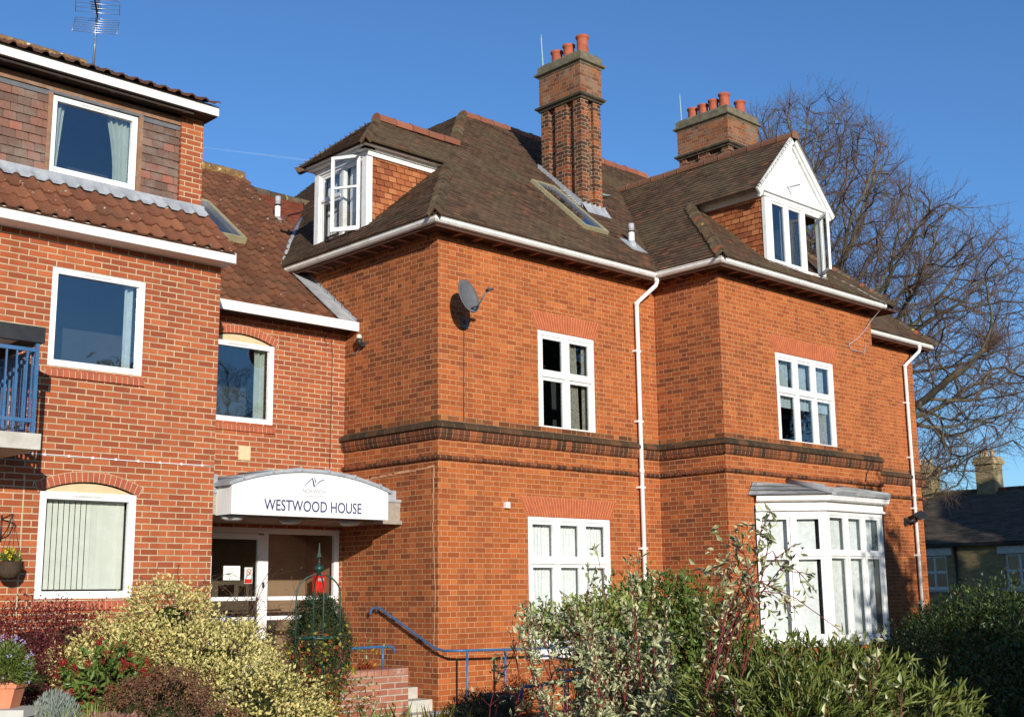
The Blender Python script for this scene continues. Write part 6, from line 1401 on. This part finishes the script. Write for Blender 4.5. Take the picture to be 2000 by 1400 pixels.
# long leaved bush lower right
bush('long_leaved_shrub','broad olive green bush with long narrow leaves along the bottom right',[B(1500,1370,8.8,.50,.4,.38),B(1640,1360,8.8,.55,.4,.34),B(1790,1400,8.7,.42,.4,.26),B(1580,1420,8.2,.7,.4,.4),B(1450,1400,8.6,.4,.4,.4)],6500,.11,.15,l_olive,plain('yellow_stem',(.35,.30,.08),(.25,.22,.06)),81,per=9,spread=.045,shell=.5,stems=160,sr=.005,upb=.4,outw=1.2,namp=.7)
rg=np.random.default_rng(82)
V,F=[],[];LP,LD=[],[]
t_=thing('long_leaved_sprays','upright olive sprays standing out of the long leaved bush before the bay window','shrub',tuple(at(1600,1500,8.5)))
for q in ((1560,1235,8.6),(1600,1250,8.5),(1680,1245,8.7),(1530,1260,8.8),(1840,1290,8.6),(1870,1350,8.4),(1740,1290,8.5),(1900,1385,8.3),(1640,1260,8.8),(1800,1300,8.8),(1480,1250,8.9),(1545,1275,8.4),(1620,1285,8.3),(1705,1270,8.6),(1770,1320,8.3),(1825,1335,8.3),(1500,1290,8.3),(1585,1300,8.1),(1660,1310,8.0),(1450,1230,9.0),(1720,1330,8.0),(1880,1330,8.7),(1780,1280,8.9)):
    e=np.array(at(*q)); b=e+np.array([rg.uniform(-.35,-.1),rg.uniform(-.1,.3),-.5]); u=np.linspace(0,1,7)[:,None]; pts=b*(1-u)+e*u+np.array([0,0,.08])*np.sin(u*math.pi); tube_np(V,F,pts,np.linspace(.006,.002,7),5)
    for j in range(34): f=rg.random()**.6; p=pts[int(f*5.99)]; LP.append(p); LD.append((e-b)*1.2+rg.normal(size=3)*.35)
quads_obj('stems',V,F,m_stemb,t_); leafcloud('foliage',np.array(LP),np.array(LD),rg.normal(size=(len(LP),3))+[0,0,.4],rg.uniform(.06,.11,len(LP)),.2,l_olive,t_,rg,.2,.2)
# right hand dark garden
bush('tall_dark_shrub','tall dark evergreen shrub with sunlit top at the right edge',[B(1925,1230,15,.62,.6,.55),B(1870,1330,14.5,.8,.7,.75),B(1990,1300,14.5,.8,.6,.8),B(1950,1400,13,.9,.7,.6)],11000,.065,.45,leafmat('evergreen_leaf',(.04,.075,.018),None,(.18,.23,.05),rough=.35),m_stemb,91,per=6,spread=.09,shell=.55,stems=90,namp=.75)
bush('mid_dark_shrub','dark green bush at the foot of the right downpipe',[B(1790,1290,17,.6,.5,.5),B(1730,1320,16,.6,.4,.4),B(1840,1230,18,.4,.4,.4)],7000,.06,.5,l_dark,m_stemb,92,per=7,spread=.06,shell=.65,stems=30,namp=.45)
twiggy('red_leaved_climber','thin shrub with small red leaves around the foot of the right downpipe',(13.3,-.3,.1),(.3,.15,1.2),14,93,m_stemb,l_maroon,700,.05,hang=.2,spread=.5)
bush('boundary_hedge','low dark hedge across the garden in front of the terraced house',[((22,-1,0),(3,1.2,1.0)),((26,3,0),(2.5,2,1.2)),((28,-3,.1),(3,2,1.3))],9000,.14,.5,l_dark,m_stemb,94,per=6,spread=.12,shell=.8,stems=0,cat='hedge')
# trees standing outside the frame on the sunny side, which shade the right of the garden
def evergreen(name,label,x,y,h,w,seed):
    bl=[((x,y,h*.32),(w,w,h*.33)),((x,y,h*.58),(w*.9,w*.9,h*.27)),((x,y,h*.78),(w*.7,w*.7,h*.22))]
    t,_,_,_=bush(name,label,bl,5000,.22,.5,l_dark,m_stemb,seed,per=6,spread=.2,shell=.8,stems=0,cat='tree',namp=.25,ck=1.05)
    mb=MB(); mb.tube([(x,y,-.2),(x,y,h*.5)],[.2,.1],8); mb.build('trunk',m_bark,t)
for i,(x,y,h,w_,lb) in enumerate(((3.55,-15.5,7.7,2.45,'rounded evergreen tree, the smallest, to the right of the camera'),(6.5,-14.5,4.9,2.0,'broad low evergreen tree second along the sunny boundary'),(12,-16,8.5,3,'tall evergreen tree third along the sunny boundary'),(18,-17,12.5,3.6,'very tall evergreen tree shading the terraced house'),(24,-16,13.5,4,'tallest evergreen tree at the far end of the boundary'))):
    evergreen('evergreen_tree',lb,x,y,h,w_,100+i)
bush('sunny_side_hedge','clipped evergreen hedge on the sunny side outside the frame',[((-3.4+.9*i,-15.6,1.6),(1.2,.8,2.35+.25*math.sin(i*1.7)+(.5 if i>4 else 0))) for i in range(17)],9000,.18,.5,l_dark,m_stemb,120,per=6,spread=.12,shell=.85,stems=0,cat='hedge',namp=.15,ck=1.08)
# faint contrail high behind the left dormer
ct=NT('contrail_vapour'); tr0=ct.N('ShaderNodeBsdfTransparent'); df=ct.N('ShaderNodeBsdfDiffuse'); df.inputs[0].default_value=(.9,.9,.9,1); mx=ct.N('ShaderNodeMixShader'); mx.inputs[0].default_value=.03
ct.l.new(tr0.outputs[0],mx.inputs[1]); ct.l.new(df.outputs[0],mx.inputs[2]); ct.l.new(mx.outputs[0],ct.out.inputs[0])
mb=MB(); A,Bq=at(380,286,1500),at(640,318,1500); mb.tube([A.lerp(Bq,t) for t in (0,.25,.5,.75,1)],[.5,1.1,1.4,1.5,.6],8); tag(mb.build('contrail',ct.m),'faint thin white contrail low in the blue sky left of the dormer','contrail')
